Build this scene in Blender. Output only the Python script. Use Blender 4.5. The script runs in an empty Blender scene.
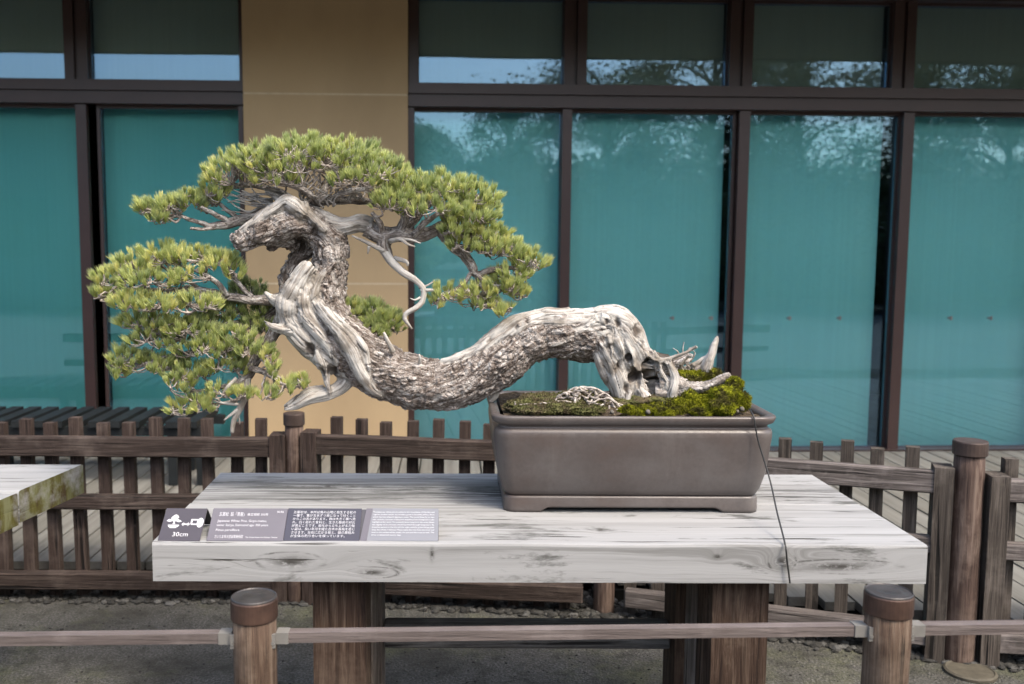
import bpy, bmesh, math, random
import numpy as np
from mathutils import Vector, Matrix, Quaternion, noise
from mathutils.kdtree import KDTree

rnd = random.Random(7)
SC = bpy.context.scene
COL = SC.collection

# ------------------------------------------------------------------ camera
F, CX, CY = 950.0, 450.0, 342.0
HC = 1.26
TILT = math.atan(96.0 / F)
CAM_R = Matrix.Rotation(math.radians(90) - TILT, 3, 'X') @ Matrix.Rotation(0.004, 3, 'Z')
cam_d = bpy.data.cameras.new('camera')
cam = bpy.data.objects.new('camera', cam_d)
COL.objects.link(cam)
cam.matrix_world = Matrix.Translation((0, 0, HC)) @ CAM_R.to_4x4()
cam_d.sensor_width = 36.0
cam_d.lens = F / 1024 * 36.0
cam_d.shift_x = (512 - CX) / 1024
cam_d.clip_start = 0.05
cam_d.clip_end = 2000
cam_d.dof.use_dof = True
cam_d.dof.focus_distance = 2.2
cam_d.dof.aperture_fstop = 4.0
SC.camera = cam

# ------------------------------------------------------------------ world and sun
SUN = Vector((0.44, -0.52, 0.95)).normalized()
world = bpy.data.worlds.new('World')
SC.world = world
world.use_nodes = True
wn = world.node_tree
sky = wn.nodes.new('ShaderNodeTexSky')
sky.sky_type = 'NISHITA'
sky.sun_disc = False
sky.sun_elevation = math.asin(SUN.z)
sky.sun_rotation = math.atan2(SUN.x, SUN.y)
sky.air_density = 1.0
sky.dust_density = 4.0
bg = wn.nodes['Background']
bg.inputs['Strength'].default_value = 0.15
wn.links.new(sky.outputs[0], bg.inputs[0])
sd = bpy.data.lights.new('sun', 'SUN')
sd.energy = 0.8
sd.angle = math.radians(10.0)
sd.color = (1.0, 0.955, 0.89)
sun = bpy.data.objects.new('sun', sd)
COL.objects.link(sun)
sun.rotation_euler = SUN.to_track_quat('Z', 'Y').to_euler()
sun.location = (3, -3, 8)
SC.view_settings.view_transform = 'Standard'
SC.view_settings.look = 'None'
SC.view_settings.exposure = 1.7
SC.view_settings.use_white_balance = True
SC.view_settings.white_balance_temperature = 6800
SC.view_settings.white_balance_tint = 8
SC.view_settings.gamma = 1.0
SC.view_settings.use_curve_mapping = False
SC.cycles.max_bounces = 8
SC.cycles.transparent_max_bounces = 12
SC.cycles.use_denoising = True

# ------------------------------------------------------------------ pixel rays (used to measure real positions)
def ray(px, py):
    return CAM_R @ Vector(((px - CX) / F, -(py - CY) / F, -1.0))
def atz(px, py, z):
    d = ray(px, py); t = (z - HC) / d.z
    return Vector((0, 0, HC)) + d * t
def aty(px, py, y):
    d = ray(px, py); t = y / d.y
    return Vector((0, 0, HC)) + d * t

# ------------------------------------------------------------------ helpers
def tag(o, label=None, cat=None, group=None, kind=None):
    if label: o['label'] = label
    if cat: o['category'] = cat
    if group: o['group'] = group
    if kind: o['kind'] = kind
    return o
def empty(name, label, cat, loc=(0, 0, 0), rz=0.0, group=None):
    o = bpy.data.objects.new(name, None)
    COL.objects.link(o)
    o.empty_display_size = 0.1
    o.location = loc
    o.rotation_euler = (0, 0, rz)
    return tag(o, label, cat, group)
def root_matrix(p):
    while p.parent: p = p.parent
    return p.matrix_basis.copy()
def link(name, me, mat, parent=None, local=False, smooth=False):
    if parent is not None and not local:
        me.transform(root_matrix(parent).inverted())
    if mat is not None:
        for m in (mat if isinstance(mat, (list, tuple)) else [mat]):
            me.materials.append(m)
    if smooth:
        me.polygons.foreach_set('use_smooth', [True] * len(me.polygons))
    o = bpy.data.objects.new(name, me)
    COL.objects.link(o)
    if parent is not None: o.parent = parent
    return o
def obj(name, bm, mat, parent=None, local=False, smooth=False, bevel=0.0, seg=1):
    if bevel > 0:
        es = [e for e in bm.edges if len(e.link_faces) == 2 and e.calc_face_angle(0) > 0.5]
        bmesh.ops.bevel(bm, geom=es, offset=bevel, segments=seg, affect='EDGES', clamp_overlap=True)
    me = bpy.data.meshes.new(name)
    bm.normal_update()
    bm.to_mesh(me); bm.free()
    return link(name, me, mat, parent, local, smooth)
def hexa(bm, P):
    """eight corners: bottom four (ccw), top four"""
    v = [bm.verts.new(p) for p in P]
    for f in ((0, 3, 2, 1), (4, 5, 6, 7), (0, 1, 5, 4), (1, 2, 6, 5), (2, 3, 7, 6), (3, 0, 4, 7)):
        bm.faces.new([v[i] for i in f])
    return v
def box(bm, a, b):
    x0, y0, z0 = a; x1, y1, z1 = b
    return hexa(bm, [(x0, y0, z0), (x1, y0, z0), (x1, y1, z0), (x0, y1, z0),
                     (x0, y0, z1), (x1, y0, z1), (x1, y1, z1), (x0, y1, z1)])
def boxm(a, b):
    bm = bmesh.new(); box(bm, a, b); return bm
def tube(bm, pts, rads, n=10, cap=True):
    rings = []
    prev = None
    up = None
    for i, p in enumerate(pts):
        if i == 0: t = pts[1] - pts[0]
        elif i == len(pts) - 1: t = pts[-1] - pts[-2]
        else: t = pts[i + 1] - pts[i - 1]
        t = t.normalized()
        if up is None:
            up = Vector((0, 0, 1)) if abs(t.z) < 0.9 else Vector((1, 0, 0))
            up = (up - t * up.dot(t)).normalized()
        else:
            q = prev.rotation_difference(t)
            up = q @ up
            up = (up - t * up.dot(t)).normalized()
        prev = t
        s = t.cross(up)
        r = rads[i]
        rings.append([bm.verts.new(p + (up * math.cos(a) + s * math.sin(a)) * r)
                      for a in [2 * math.pi * k / n for k in range(n)]])
    for a, b in zip(rings, rings[1:]):
        for k in range(n):
            bm.faces.new((a[k], a[(k + 1) % n], b[(k + 1) % n], b[k]))
    if cap and n >= 3:
        bm.faces.new(list(reversed(rings[0])))
        bm.faces.new(rings[-1])
def lathe(bm, c, prof, n=32):
    rings = []
    for r, z in prof:
        rings.append([bm.verts.new((c[0] + r * math.cos(2 * math.pi * k / n), c[1] + r * math.sin(2 * math.pi * k / n), c[2] + z)) for k in range(n)])
    for a, b in zip(rings, rings[1:]):
        for k in range(n):
            bm.faces.new((a[k], a[(k + 1) % n], b[(k + 1) % n], b[k]))
    bm.faces.new(list(reversed(rings[0])))
    bm.faces.new(rings[-1])
def crom(P, R, n):
    """Catmull-Rom resample"""
    P = [Vector(p) for p in P]
    P2 = [P[0] * 2 - P[1]] + P + [P[-1] * 2 - P[-2]]
    R2 = [R[0]] + list(R) + [R[-1]]
    out, rr = [], []
    for i in range(1, len(P2) - 2):
        for k in range(n):
            t = k / n
            p0, p1, p2, p3 = P2[i - 1:i + 3]
            out.append(0.5 * ((2 * p1) + (p2 - p0) * t + (2 * p0 - 5 * p1 + 4 * p2 - p3) * t * t + (3 * p1 - p0 - 3 * p2 + p3) * t ** 3))
            rr.append(R2[i] * (1 - t) + R2[i + 1] * t)
    out.append(P[-1]); rr.append(R[-1])
    return out, rr
def grid_noise_mesh(x0, x1, y0, y1, nx, ny, fz):
    bm = bmesh.new()
    vs = [[bm.verts.new((x0 + (x1 - x0) * i / nx, y0 + (y1 - y0) * j / ny, fz(x0 + (x1 - x0) * i / nx, y0 + (y1 - y0) * j / ny))) for i in range(nx + 1)] for j in range(ny + 1)]
    for j in range(ny):
        for i in range(nx):
            bm.faces.new((vs[j][i], vs[j][i + 1], vs[j + 1][i + 1], vs[j + 1][i]))
    return bm

# ------------------------------------------------------------------ node helper
class NT:
    def __init__(s, name, rough=0.7, spec=0.3):
        s.m = bpy.data.materials.new(name)
        s.m.use_nodes = True
        s.t = s.m.node_tree
        s.b = s.t.nodes['Principled BSDF']
        s.b.inputs['Roughness'].default_value = rough
        s.b.inputs['Specular IOR Level'].default_value = spec
    def n(s, ty, **kw):
        nd = s.t.nodes.new(ty)
        for k, v in kw.items(): setattr(nd, k, v)
        return nd
    def l(s, a, b): s.t.links.new(a, b)
    def setin(s, sock, v):
        if hasattr(v, 'node'): s.l(v, sock)
        else:
            sock.default_value = v
    def math(s, op, a, b=0.0, c=None, clamp=False):
        nd = s.n('ShaderNodeMath', operation=op); nd.use_clamp = clamp
        s.setin(nd.inputs[0], a); s.setin(nd.inputs[1], b)
        if c is not None: s.setin(nd.inputs[2], c)
        return nd.outputs[0]
    def coord(s, scale=(1, 1, 1), rnd_off=False, attr=None):
        if attr:
            a = s.n('ShaderNodeAttribute', attribute_name=attr); o = a.outputs['Vector']
        else:
            a = s.n('ShaderNodeTexCoord'); o = a.outputs['Object']
        if rnd_off:
            oi = s.n('ShaderNodeObjectInfo')
            add = s.n('ShaderNodeVectorMath', operation='ADD')
            cm = s.n('ShaderNodeCombineXYZ')
            m = s.math('MULTIPLY', oi.outputs['Random'], 37.0)
            for k in range(3): s.l(m, cm.inputs[k])
            s.l(o, add.inputs[0]); s.l(cm.outputs[0], add.inputs[1])
            o = add.outputs[0]
        mp = s.n('ShaderNodeMapping')
        mp.inputs['Scale'].default_value = scale
        s.l(o, mp.inputs[0])
        return mp.outputs[0]
    def noise(s, vec, scale=1.0, detail=5, rough=0.55, dist=0.0):
        nd = s.n('ShaderNodeTexNoise')
        nd.inputs['Scale'].default_value = scale
        nd.inputs['Detail'].default_value = detail
        nd.inputs['Roughness'].default_value = rough
        nd.inputs['Distortion'].default_value = dist
        s.l(vec, nd.inputs['Vector'])
        return nd.outputs['Fac']
    def voro(s, vec, scale=1.0, feature='F1'):
        nd = s.n('ShaderNodeTexVoronoi', feature=feature)
        nd.inputs['Scale'].default_value = scale
        s.l(vec, nd.inputs['Vector'])
        return nd.outputs['Distance']
    def ramp(s, fac, stops):
        nd = s.n('ShaderNodeValToRGB')
        el = nd.color_ramp.elements
        while len(el) < len(stops): el.new(0.5)
        for e, (p, c) in zip(el, stops):
            e.position = p
            e.color = (c, c, c, 1) if isinstance(c, (int, float)) else (*c, 1)
        s.l(fac, nd.inputs[0])
        return nd.outputs[0]
    def mix(s, fac, a, b, mode='MIX'):
        nd = s.n('ShaderNodeMix', data_type='RGBA', blend_type=mode)
        s.setin(nd.inputs['Factor'], fac)
        for sock, v in ((nd.inputs[6], a), (nd.inputs[7], b)):
            if hasattr(v, 'node'): s.l(v, sock)
            else: sock.default_value = (*v, 1)
        return nd.outputs[2]
    def color(s, v):
        if hasattr(v, 'node'): s.l(v, s.b.inputs['Base Color'])
        else: s.b.inputs['Base Color'].default_value = (*v, 1)
    def bump(s, h, strength=0.5, dist=0.005):
        nd = s.n('ShaderNodeBump')
        nd.inputs['Strength'].default_value = strength
        nd.inputs['Distance'].default_value = dist
        s.l(h, nd.inputs['Height'])
        s.l(nd.outputs[0], s.b.inputs['Normal'])

def wood(name, axis, dark, mid, light, rnd_off=True, k=1.0, moss=None, crack=0.6, rough=0.8):
    """grained timber; axis is the long direction"""
    m = NT(name, rough, 0.25)
    lo, hi = 3.2, 60.0 * k
    sc = {'X': (lo, hi, hi), 'Y': (hi, lo, hi), 'Z': (hi, hi, lo)}[axis]
    c = m.coord(sc, rnd_off)
    g = m.noise(c, 1.0, 7, 0.68, 1.1)
    col = m.ramp(g, [(0.33, dark), (0.50, mid), (0.66, light)])
    sc2 = {'X': (5, 210 * k, 210 * k), 'Y': (210 * k, 5, 210 * k), 'Z': (210 * k, 210 * k, 5)}[axis]
    c2 = m.coord(sc2, rnd_off)
    f = m.noise(c2, 1.0, 4, 0.6)
    col = m.mix(m.ramp(f, [(0.34, crack), (0.48, 0.0)]), col, tuple(v * 0.3 for v in dark))
    sc4 = {'X': (1.1, 42 * k, 42 * k), 'Y': (42 * k, 1.1, 42 * k), 'Z': (42 * k, 42 * k, 1.1)}[axis]
    ckn = m.noise(m.coord(sc4, rnd_off), 1.0, 3, 0.5, 0.3)
    ckf = m.ramp(ckn, [(0.33, 0.95), (0.37, 0.0)])
    col = m.mix(ckf, col, tuple(v * 0.15 for v in dark))
    pale_patch = m.noise(m.coord((7, 7, 7), rnd_off), 1.0, 5, 0.65)
    col = m.mix(m.ramp(pale_patch, [(0.52, 0.0), (0.68, 0.5)]), col, tuple(min(1, v * 1.25 + .015) for v in light))  # random paler patches in the timber
    c3 = m.coord((3, 3, 3), rnd_off)
    blot = m.noise(c3, 1.0, 3, 0.6)
    col = m.mix(m.ramp(blot, [(0.35, 0.35), (0.6, 0.0)]), col, tuple(v * 0.6 for v in mid))
    if moss:
        mb = m.noise(m.coord((9, 9, 9), rnd_off), 1.0, 6, 0.7)
        col = m.mix(m.ramp(mb, [(0.38, 0.0), (0.52, 0.85)]), col, moss)
    m.color(col)
    m.bump(m.math('SUBTRACT', m.math('ADD', f, m.math('MULTIPLY', g, 0.8)), m.math('MULTIPLY', ckf, 1.2)), 0.8, 0.004)
    return m.m

def plain(name, colr, rough=0.6, spec=0.3, metal=0.0, var=0.12, sc=20.0, bump=0.0):
    m = NT(name, rough, spec)
    m.b.inputs['Metallic'].default_value = metal
    nn = m.noise(m.coord((sc, sc, sc)), 1.0, 5, 0.6)
    a = tuple(max(0, v * (1 - var)) for v in colr); b = tuple(min(1, v * (1 + var)) for v in colr)
    m.color(m.ramp(nn, [(0.3, a), (0.7, b)]))
    if bump: m.bump(nn, bump, 0.003)
    return m.m

M = {}
M['fence_x'] = wood('brown_fence_timber_rail', 'X', (0.0156, 0.0104, 0.0085), (0.0401, 0.0279, 0.023), (0.0875, 0.0661, 0.0557))
M['fence_z'] = wood('brown_fence_timber_upright', 'Z', (0.0187, 0.012, 0.0099), (0.0475, 0.0317, 0.026), (0.0972, 0.0718, 0.0598))
M['grey_x'] = wood('weathered_grey_rail', 'X', (0.045, 0.037, 0.034), (0.105, 0.09, 0.084), (0.215, 0.19, 0.18))
M['grey_z'] = wood('weathered_grey_upright', 'Z', (0.0265, 0.0216, 0.0181), (0.0593, 0.0488, 0.0411), (0.115, 0.0976, 0.0836))
M['leg_z'] = wood('brown_table_leg_timber', 'Z', (0.0112, 0.0056, 0.0038), (0.0509, 0.0302, 0.0206), (0.122, 0.0873, 0.0641), k=0.8)
M['leg_grey'] = wood('grey_table_leg_timber', 'Z', (.05, .042, .036), (.15, .125, .11), (.27, .235, .21), k=0.8)
M['beam_x'] = wood('grey_stretcher_timber', 'X', (0.0525, 0.0495, 0.048), (0.135, 0.129, 0.126), (0.225, 0.2175, 0.21))
M['log_z'] = wood('barrier_log_timber', 'Z', (0.024, 0.0139, 0.0096), (0.0816, 0.0519, 0.0356), (0.1728, 0.1298, 0.0955), k=1.2)
M['post_z'] = wood('round_fence_post_timber', 'Z', (.035, .022, .018), (.085, .056, .045), (.17, .125, .10), k=0.8)
M['rail_pale'] = wood('barrier_rail_pinkish', 'X', (0.085, 0.068, 0.0629), (0.119, 0.0978, 0.0909), (0.1573, 0.1318, 0.1241), k=0.5, crack=0.15, rough=0.5)
M['cap'] = plain('dark_metal_post_cap', (.045, .041, .040), 0.42, 0.5, 0.3, 0.35, 30)
M['fence_cap'] = plain('brown_metal_post_cap', (.060, .042, .036), 0.5, 0.4, 0.3, 0.3, 30)
M['copper'] = plain('brown_cap_band', (.062, .036, .027), 0.45, 0.4, 0.35, 0.35, 25)
M['bracket'] = plain('painted_steel_bracket', (0.1625, 0.156, 0.143), 0.45, 0.5, 0.0, 0.12, 40)
M['steel'] = plain('screw_steel', (.35, .34, .32), 0.3, 0.6, 0.8)
M['wire'] = plain('black_wire', (.02, .02, .02), 0.5, 0.4)
M['frame'] = plain('dark_brown_aluminium_frame', (0.0373, 0.0197, 0.018), 0.38, 0.5, 0.0, 0.12, 6)
M['frame2'] = plain('dark_brown_sash', (0.0396, 0.0226, 0.0199), 0.42, 0.5, 0.0, 0.12, 6)
M['black'] = plain('dark_interior', (0.055, 0.0594, 0.0484), 0.8, 0.1)
M['soffit'] = plain('eave_soffit', (.34, .29, .22), 0.9, 0.1)
M['bench'] = plain('black_bench_slats', (.010, .012, .013), 0.65, 0.2, 0.0, 0.3, 12)
M['cover'] = plain('cast_manhole_cover', (0.0714, 0.063, 0.0462), 0.7, 0.3, 0.0, 0.25, 40, 0.5)

# ------------------------------------------------------------------ ground (structure)
ZD = 0.10                                                  # deck height
mg = NT('asphalt_ground', 0.95, 0.15)
g1 = mg.noise(mg.coord((130, 130, 130)), 1, 4, 0.75)
g2 = mg.noise(mg.coord((3.0, 3.0, 3.0)), 1, 6, 0.62)
g3 = mg.voro(mg.coord((130, 130, 130)), 1)
col = mg.ramp(g1, [(0.36, (.045, .043, .038)), (0.5, (.078, .076, .068)), (0.64, (.150, .147, .135))])
col = mg.mix(mg.ramp(g2, [(0.36, 0.65), (0.52, 0.0)]), col, (.045, .043, .036))
col = mg.mix(mg.ramp(mg.noise(mg.coord((1.6, 1.6, 1.6)), 1, 7, 0.7), [(0.50, 0.0), (0.66, 0.55)]), col, (.12, .13, .055))
g5 = mg.noise(mg.coord((16, 16, 16)), 1, 6, .7)
col = mg.mix(mg.ramp(g5, [(0.38, .6), (0.52, 0)]), col, (.035, .034, .028))
mg.color(col)
mg.bump(mg.math('ADD', g1, g3), 0.9, 0.006)
def gz(x, y): return 0.0
bm = grid_noise_mesh(-400, 400, -400, 500, 8, 8, gz)
o = tag(obj('ground', bm, mg.m), 'dark grey gravelly asphalt ground with mossy patches', None, None, 'structure')

mpth = NT('bounce_gravel', .95, .1)
pg_ = mpth.noise(mpth.coord((60, 60, 60)), 1, 4, .7)
mpth.color(mpth.ramp(pg_, [(0.35, (.09, .085, .075)), (0.65, (.16, .155, .14))]))
bm = bmesh.new(); bm.faces.new([bm.verts.new(p) for p in ((-20, -7.0, .004), (26, -7.0, .004), (26, 1.3, .004), (-20, 1.3, .004))])  # unseen ground sheet, added to bounce light up to eave and wall
tag(obj('bounce_ground', bm, mpth.m), 'added gravel sheet near the viewpoint that bounces light onto the building', None, None, 'structure')

# ------------------------------------------------------------------ wall frame
wp = atz(900, 448, ZD)
TB = 0.0415
BETA = math.atan(TB)
WU = Vector((math.cos(BETA), math.sin(BETA), 0)); WN = Vector((-math.sin(BETA), math.cos(BETA), 0))
def wuz(px, py, off=0.0):
    d = ray(px, py)
    t = ((wp - WN * off) - Vector((0, 0, HC))).dot(WN) / d.dot(WN)
    p = Vector((0, 0, HC)) + d * t
    return (p - wp).dot(WU), p.z
def UL(px): return wuz(px, 280)[0]
def UU(px): return wuz(px, 50)[0]

# deck (structure): planks running away from the camera
md = NT('grey_deck_boards', 0.75, 0.3)
oi = md.n('ShaderNodeAttribute', attribute_name='tone')
dn = md.noise(md.coord((26, 1.3, 20)), 1, 6, 0.6)
dc = md.ramp(dn, [(0.3, (0.1028, 0.0982, 0.0865)), (0.5, (0.1543, 0.1496, 0.1356)), (0.72, (0.2104, 0.2057, 0.187))])
dc = md.mix(md.math('MULTIPLY', oi.outputs['Fac'], 0.45), dc, (0.09, 0.084, 0.066))
md.color(dc); md.bump(dn, 0.4, 0.003)
bm = bmesh.new()
tone = bm.verts.layers.float.new('tone')
# fence line gives the deck's front edge
FA = atz(-40, 600, 0.0); 
x = -7.0
k = 0
def deck_front(x):
    pts = FENCE_LINE
    for a, b in zip(pts, pts[1:]):
        if a.x <= x <= b.x: return a.y + (b.y - a.y) * (x - a.x) / (b.x - a.x)
    return pts[-1].y if x > pts[-1].x else pts[0].y
B0 = atz(-60, 597, 0); B1 = atz(297, 599, 0); B2 = atz(604, 613, 0); B3 = atz(955, 659, 0)
dr = (B3 - B2).normalized()
B4 = B3 + Vector((math.cos(-0.16), math.sin(-0.16), 0)) * 1.6
B0 = B1 + (B0 - B1) * 1.8
FENCE_LINE = [B0, B1, B2, B3, B4]
while x < 7.0:
    w = 0.098
    yb = wp.y + (x - wp.x) * TB - 0.02
    tn = rnd.random()
    vs = box(bm, (x, deck_front(x) + 0.10, ZD - 0.03), (x + w, yb, ZD + rnd.uniform(-0.0015, 0.0015)))
    for v in vs: v[tone] = tn
    x += 0.107
tag(obj('deck', bm, md.m, bevel=0.0), 'grey wooden plank deck between the fence and the building', None, None, 'structure')
bm = bmesh.new()
x = -7.0
while x < 7.0:
    box(bm, (x, deck_front(x + .25) + 0.15, 0.0), (x + 0.5, wp.y + (x - wp.x) * TB - 0.03, ZD - 0.045)); x += 0.5005
tag(obj('deck_shade_block', bm, plain('deck_shade_fill', (.02, .02, .018), 0.9, 0.1)), 'near-black block painted as the shade under the deck boards', None, None, 'structure')  # near-black fill stands for the shade below the boards

# gravel strip below the fence
mr = NT('grey_gravel_stones', 0.85, 0.25)
at = mr.n('ShaderNodeAttribute', attribute_name='tone')
rc = mr.ramp(at.outputs['Fac'], [(0.0, (0.0158, 0.0147, 0.0132)), (0.6, (0.042, 0.0404, 0.0367)), (1.0, (0.0997, 0.0971, 0.0918))])
rn = mr.noise(mr.coord((90, 90, 90)), 1, 4, 0.6)
mr.color(mr.mix(mr.ramp(rn, [(0.4, 0.35), (0.6, 0.0)]), rc, (.05, .05, .045)))
mr.bump(rn, 0.5, 0.004)
verts, faces, tones = [], [], []
ico = bmesh.new(); bmesh.ops.create_icosphere(ico, subdivisions=1, radius=1.0)
icv = [v.co.copy() for v in ico.verts]; icf = [[v.index for v in f.verts] for f in ico.faces]; ico.free()
for i in range(5200):
    x = rnd.uniform(-3.2, 3.6)
    fy = deck_front(x)
    yy = fy + (rnd.random() ** 1.0) * 0.17 - 0.045 - abs(rnd.gauss(0, .012))
    r = rnd.uniform(0.006, 0.017)
    q = Quaternion((rnd.gauss(0, 1), rnd.gauss(0, 1), rnd.gauss(0, 1), rnd.gauss(0, 1))).normalized()
    S = Vector((r * rnd.uniform(.8, 1.5), r * rnd.uniform(.7, 1.2), r * rnd.uniform(.5, .8)))
    b0 = len(verts); tn = rnd.random() ** 1.5
    hz = 0.004 + max(0, min(1, (yy - fy) / .12)) * rnd.uniform(0.0, 0.035)
    for v in icv:
        p = q @ Vector((v.x, v.y, v.z)); jj = 1 + 0.18 * noise.noise(v * 3 + Vector((i, 0, 0)))
        verts.append((x + p.x * S.x * jj, yy + p.y * S.y * jj, hz + p.z * S.z * jj)); tones.append(tn)
    for f in icf: faces.append([b0 + k for k in f])
me = bpy.data.meshes.new('gravel'); me.from_pydata(verts, [], faces)
me.attributes.new('tone', 'FLOAT', 'POINT').data.foreach_set('value', tones)
GRAVEL = me
tag(link('gravel', me, mr.m), 'strip of grey stones along the foot of the picket fence', 'gravel', None, 'stuff')

verts, faces, tones = [], [], []
for i in range(2600):
    x = rnd.uniform(-2.2, 2.4); yy = rnd.uniform(1.9, 3.6)
    if yy > deck_front(x) - .05: continue
    r = rnd.uniform(.0015, .0045) * (1.6 if rnd.random() < .06 else 1); b0 = len(verts); tn = rnd.random() ** .7
    for v in icv:
        jj = 1 + .3 * noise.noise(v * 3 + Vector((i, 5, 0))); verts.append((x + v.x * r * 1.2 * jj, yy + v.y * r * jj, r * .3 + v.z * r * .7 * jj)); tones.append(tn)
    for f in icf: faces.append([b0 + k for k in f])
me = bpy.data.meshes.new('scattered_grit'); me.from_pydata(verts, [], faces)
me.attributes.new('tone', 'FLOAT', 'POINT').data.foreach_set('value', tones)
tag(link('scattered_grit', me, mr.m), 'loose grit scattered over the dark ground', 'grit', None, 'stuff')

# ------------------------------------------------------------------ building
bld = empty('museum_building', 'long building with teal-lined windows, dark brown frames and an ochre wall pier', 'building', (wp.x, wp.y, 0), BETA)
zs, ztb, ztt = ZD, wuz(600, 110)[1], wuz(600, 87)[1]      # deck, transom bottom, transom top
ZTOP = wuz(700, 3)[1]
ZG = wuz(950, 446)[1]
# ochre pier
mo = NT('ochre_render', 0.85, 0.2)
on = mo.noise(mo.coord((2, 2, 2)), 1, 5, 0.6); on2 = mo.noise(mo.coord((260, 260, 260)), 1, 2, 0.6)
ost = mo.noise(mo.coord((2.5, 2.5, 1.2)), 1, 5, .6)
mo.color(mo.mix(mo.ramp(ost, [(0.35, .22), (0.55, 0.0)]), mo.mix(mo.ramp(on2, [(0.3, 0.18), (0.6, 0.0)]), mo.ramp(on, [(0.3, (0.405, 0.294, 0.1702)), (0.7, (0.44, 0.3234, 0.1886))]), (0.2, 0.1274, 0.0736)), (0.26, 0.1862, 0.1104)))
mo.bump(on2, 0.25, 0.002)
uP0, uP1 = UU(249), UU(407)
uQ0, uQ1 = wuz(248, 400)[0], wuz(409, 400)[0]
uP0 = (uP0 + uQ0) / 2; uP1 = (uP1 + uQ1) / 2
zj = [ZD - 0.1] + [wuz(330, y)[1] for y in (283, 97)] + [ZTOP + 0.35]
for a, b in zip(zj, zj[1:]):
    obj('wall_panel', boxm((uP0, -0.10, a + 0.003), (uP1, 0.25, b - 0.003)), mo.m, bld, local=True, bevel=0.003)
for z in zj[1:-1]:
    obj('joint', boxm((uP0 + .002, -0.1015, z - 0.0045), (uP1 - .002, 0.2, z + 0.0045)), plain('pale_joint_sealant', (.50, .40, .27), 0.7), bld, local=True)

# glazing: clear coated glass in front of coloured blinds
def glass_mat(name, refl, tint):
    m = bpy.data.materials.new(name); m.use_nodes = True
    t = m.node_tree; t.nodes.clear()
    out = t.nodes.new('ShaderNodeOutputMaterial'); mx = t.nodes.new('ShaderNodeMixShader')
    tr = t.nodes.new('ShaderNodeBsdfTransparent'); tr.inputs[0].default_value = (*tint, 1)
    gl = t.nodes.new('ShaderNodeBsdfGlossy'); gl.inputs['Roughness'].default_value = 0.0
    gl.inputs['Color'].default_value = (.38, .60, .85, 1)
    fr = t.nodes.new('ShaderNodeFresnel'); fr.inputs[0].default_value = 1.5
    ad = t.nodes.new('ShaderNodeMath'); ad.operation = 'ADD'; ad.inputs[1].default_value = refl; ad.use_clamp = True
    tc = t.nodes.new('ShaderNodeTexCoord'); nz = t.nodes.new('ShaderNodeTexNoise'); nz.inputs['Scale'].default_value = 1.3
    nz.inputs['Detail'].default_value = 1.0
    bp = t.nodes.new('ShaderNodeBump'); bp.inputs['Strength'].default_value = 0.05; bp.inputs['Distance'].default_value = 0.05
    L = t.links.new
    L(tc.outputs['Object'], nz.inputs['Vector']); L(nz.outputs['Fac'], bp.inputs['Height'])
    L(bp.outputs[0], gl.inputs['Normal'])
    L(fr.outputs[0], ad.inputs[0]); L(ad.outputs[0], mx.inputs[0])
    L(tr.outputs[0], mx.inputs[1]); L(gl.outputs[0], mx.inputs[2]); L(mx.outputs[0], out.inputs[0])
    return m
M['glass'] = glass_mat('coated_window_glass', 0.08, (.93, .98, .97))
def blind_mat(name, a, b):
    m = NT(name, 0.7, 0.2)
    nn = m.noise(m.coord((1.2, 1, 0.7)), 1, 3, 0.5)
    fine = m.noise(m.coord((60, 1, 0.6)), 1, 3, 0.5)
    c = m.ramp(nn, [(0.3, a), (0.7, b)])
    m.color(m.mix(m.ramp(fine, [(0.4, 0.10), (0.6, 0.0)]), c, tuple(v * .7 for v in a)))
    return m.m
M['teal'] = blind_mat('teal_roller_screen', (.36, .82, .74), (.41, .86, .78))
M['teal_dark'] = blind_mat('deep_teal_roller_screen', (.19, .60, .53), (.23, .66, .58))
M['grey_blind'] = blind_mat('olive_grey_blind', (.42, .44, .34), (.50, .52, .41))
def pane(u0, u1, z0, z1, blind, label=None, b0=None, b1=None, fw=0.03):
    bm = bmesh.new()
    d0, d1 = -0.012, 0.03
    box(bm, (u0 - fw, d0, z0 - fw), (u0, d1, z1 + fw)); box(bm, (u1, d0, z0 - fw), (u1 + fw, d1, z1 + fw))
    box(bm, (u0 + .0005, d0, z0 - fw), (u1 - .0005, d1, z0)); box(bm, (u0 + .0005, d0, z1), (u1 - .0005, d1, z1 + fw))
    w = obj('window', bm, M['frame2'], bld, local=True)
    if label: w['label'] = label
    obj('glass_pane', boxm((u0 + .001, 0.008, z0 + .001), (u1 - .001, 0.014, z1 - .001)), M['glass'], w, local=True)
    obj('blind', boxm((b0 if b0 is not None else u0 - .015, 0.10, z0 - .02), (b1 if b1 is not None else u1 + .015, 0.106, z1 + .02)), blind, w, local=True)
    return w
fwL = 0.018
lower = [(-330, -150, 1), (-135, 84, 1), (106, 242, 1), (414.5, 558, 0), (568.5, 727, 0), (742, 889.5, 0), (902, 1046, 0), (1060, 1220, 0), (1234, 1400, 0)]
for a, b, dk in lower:
    u0, u1 = UL(a), UL(b)
    w = pane(u0, u1, ZG + 0.0, ztb - fwL, M['teal_dark'] if dk else M['teal'], None,
             b1=(UL(883.5) if a == 742 else UL(725) if a == 568.5 else None), fw=fwL)
    pulls = {568.5: (672, 711), 742: (789, 839), 902: (950, 990)}.get(a, ())
    for px in pulls:
        uu, zz = wuz(px, 318)
        b_ = bmesh.new(); box(b_, (uu - .012, -0.006, zz - .006), (uu + .012, 0.006, zz + .006)); box(b_, (uu - .004, -0.016, zz - .012), (uu + .004, -0.0065, zz + .012))
        obj('pull', b_, M['steel'], w, local=True, bevel=.001)
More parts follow.
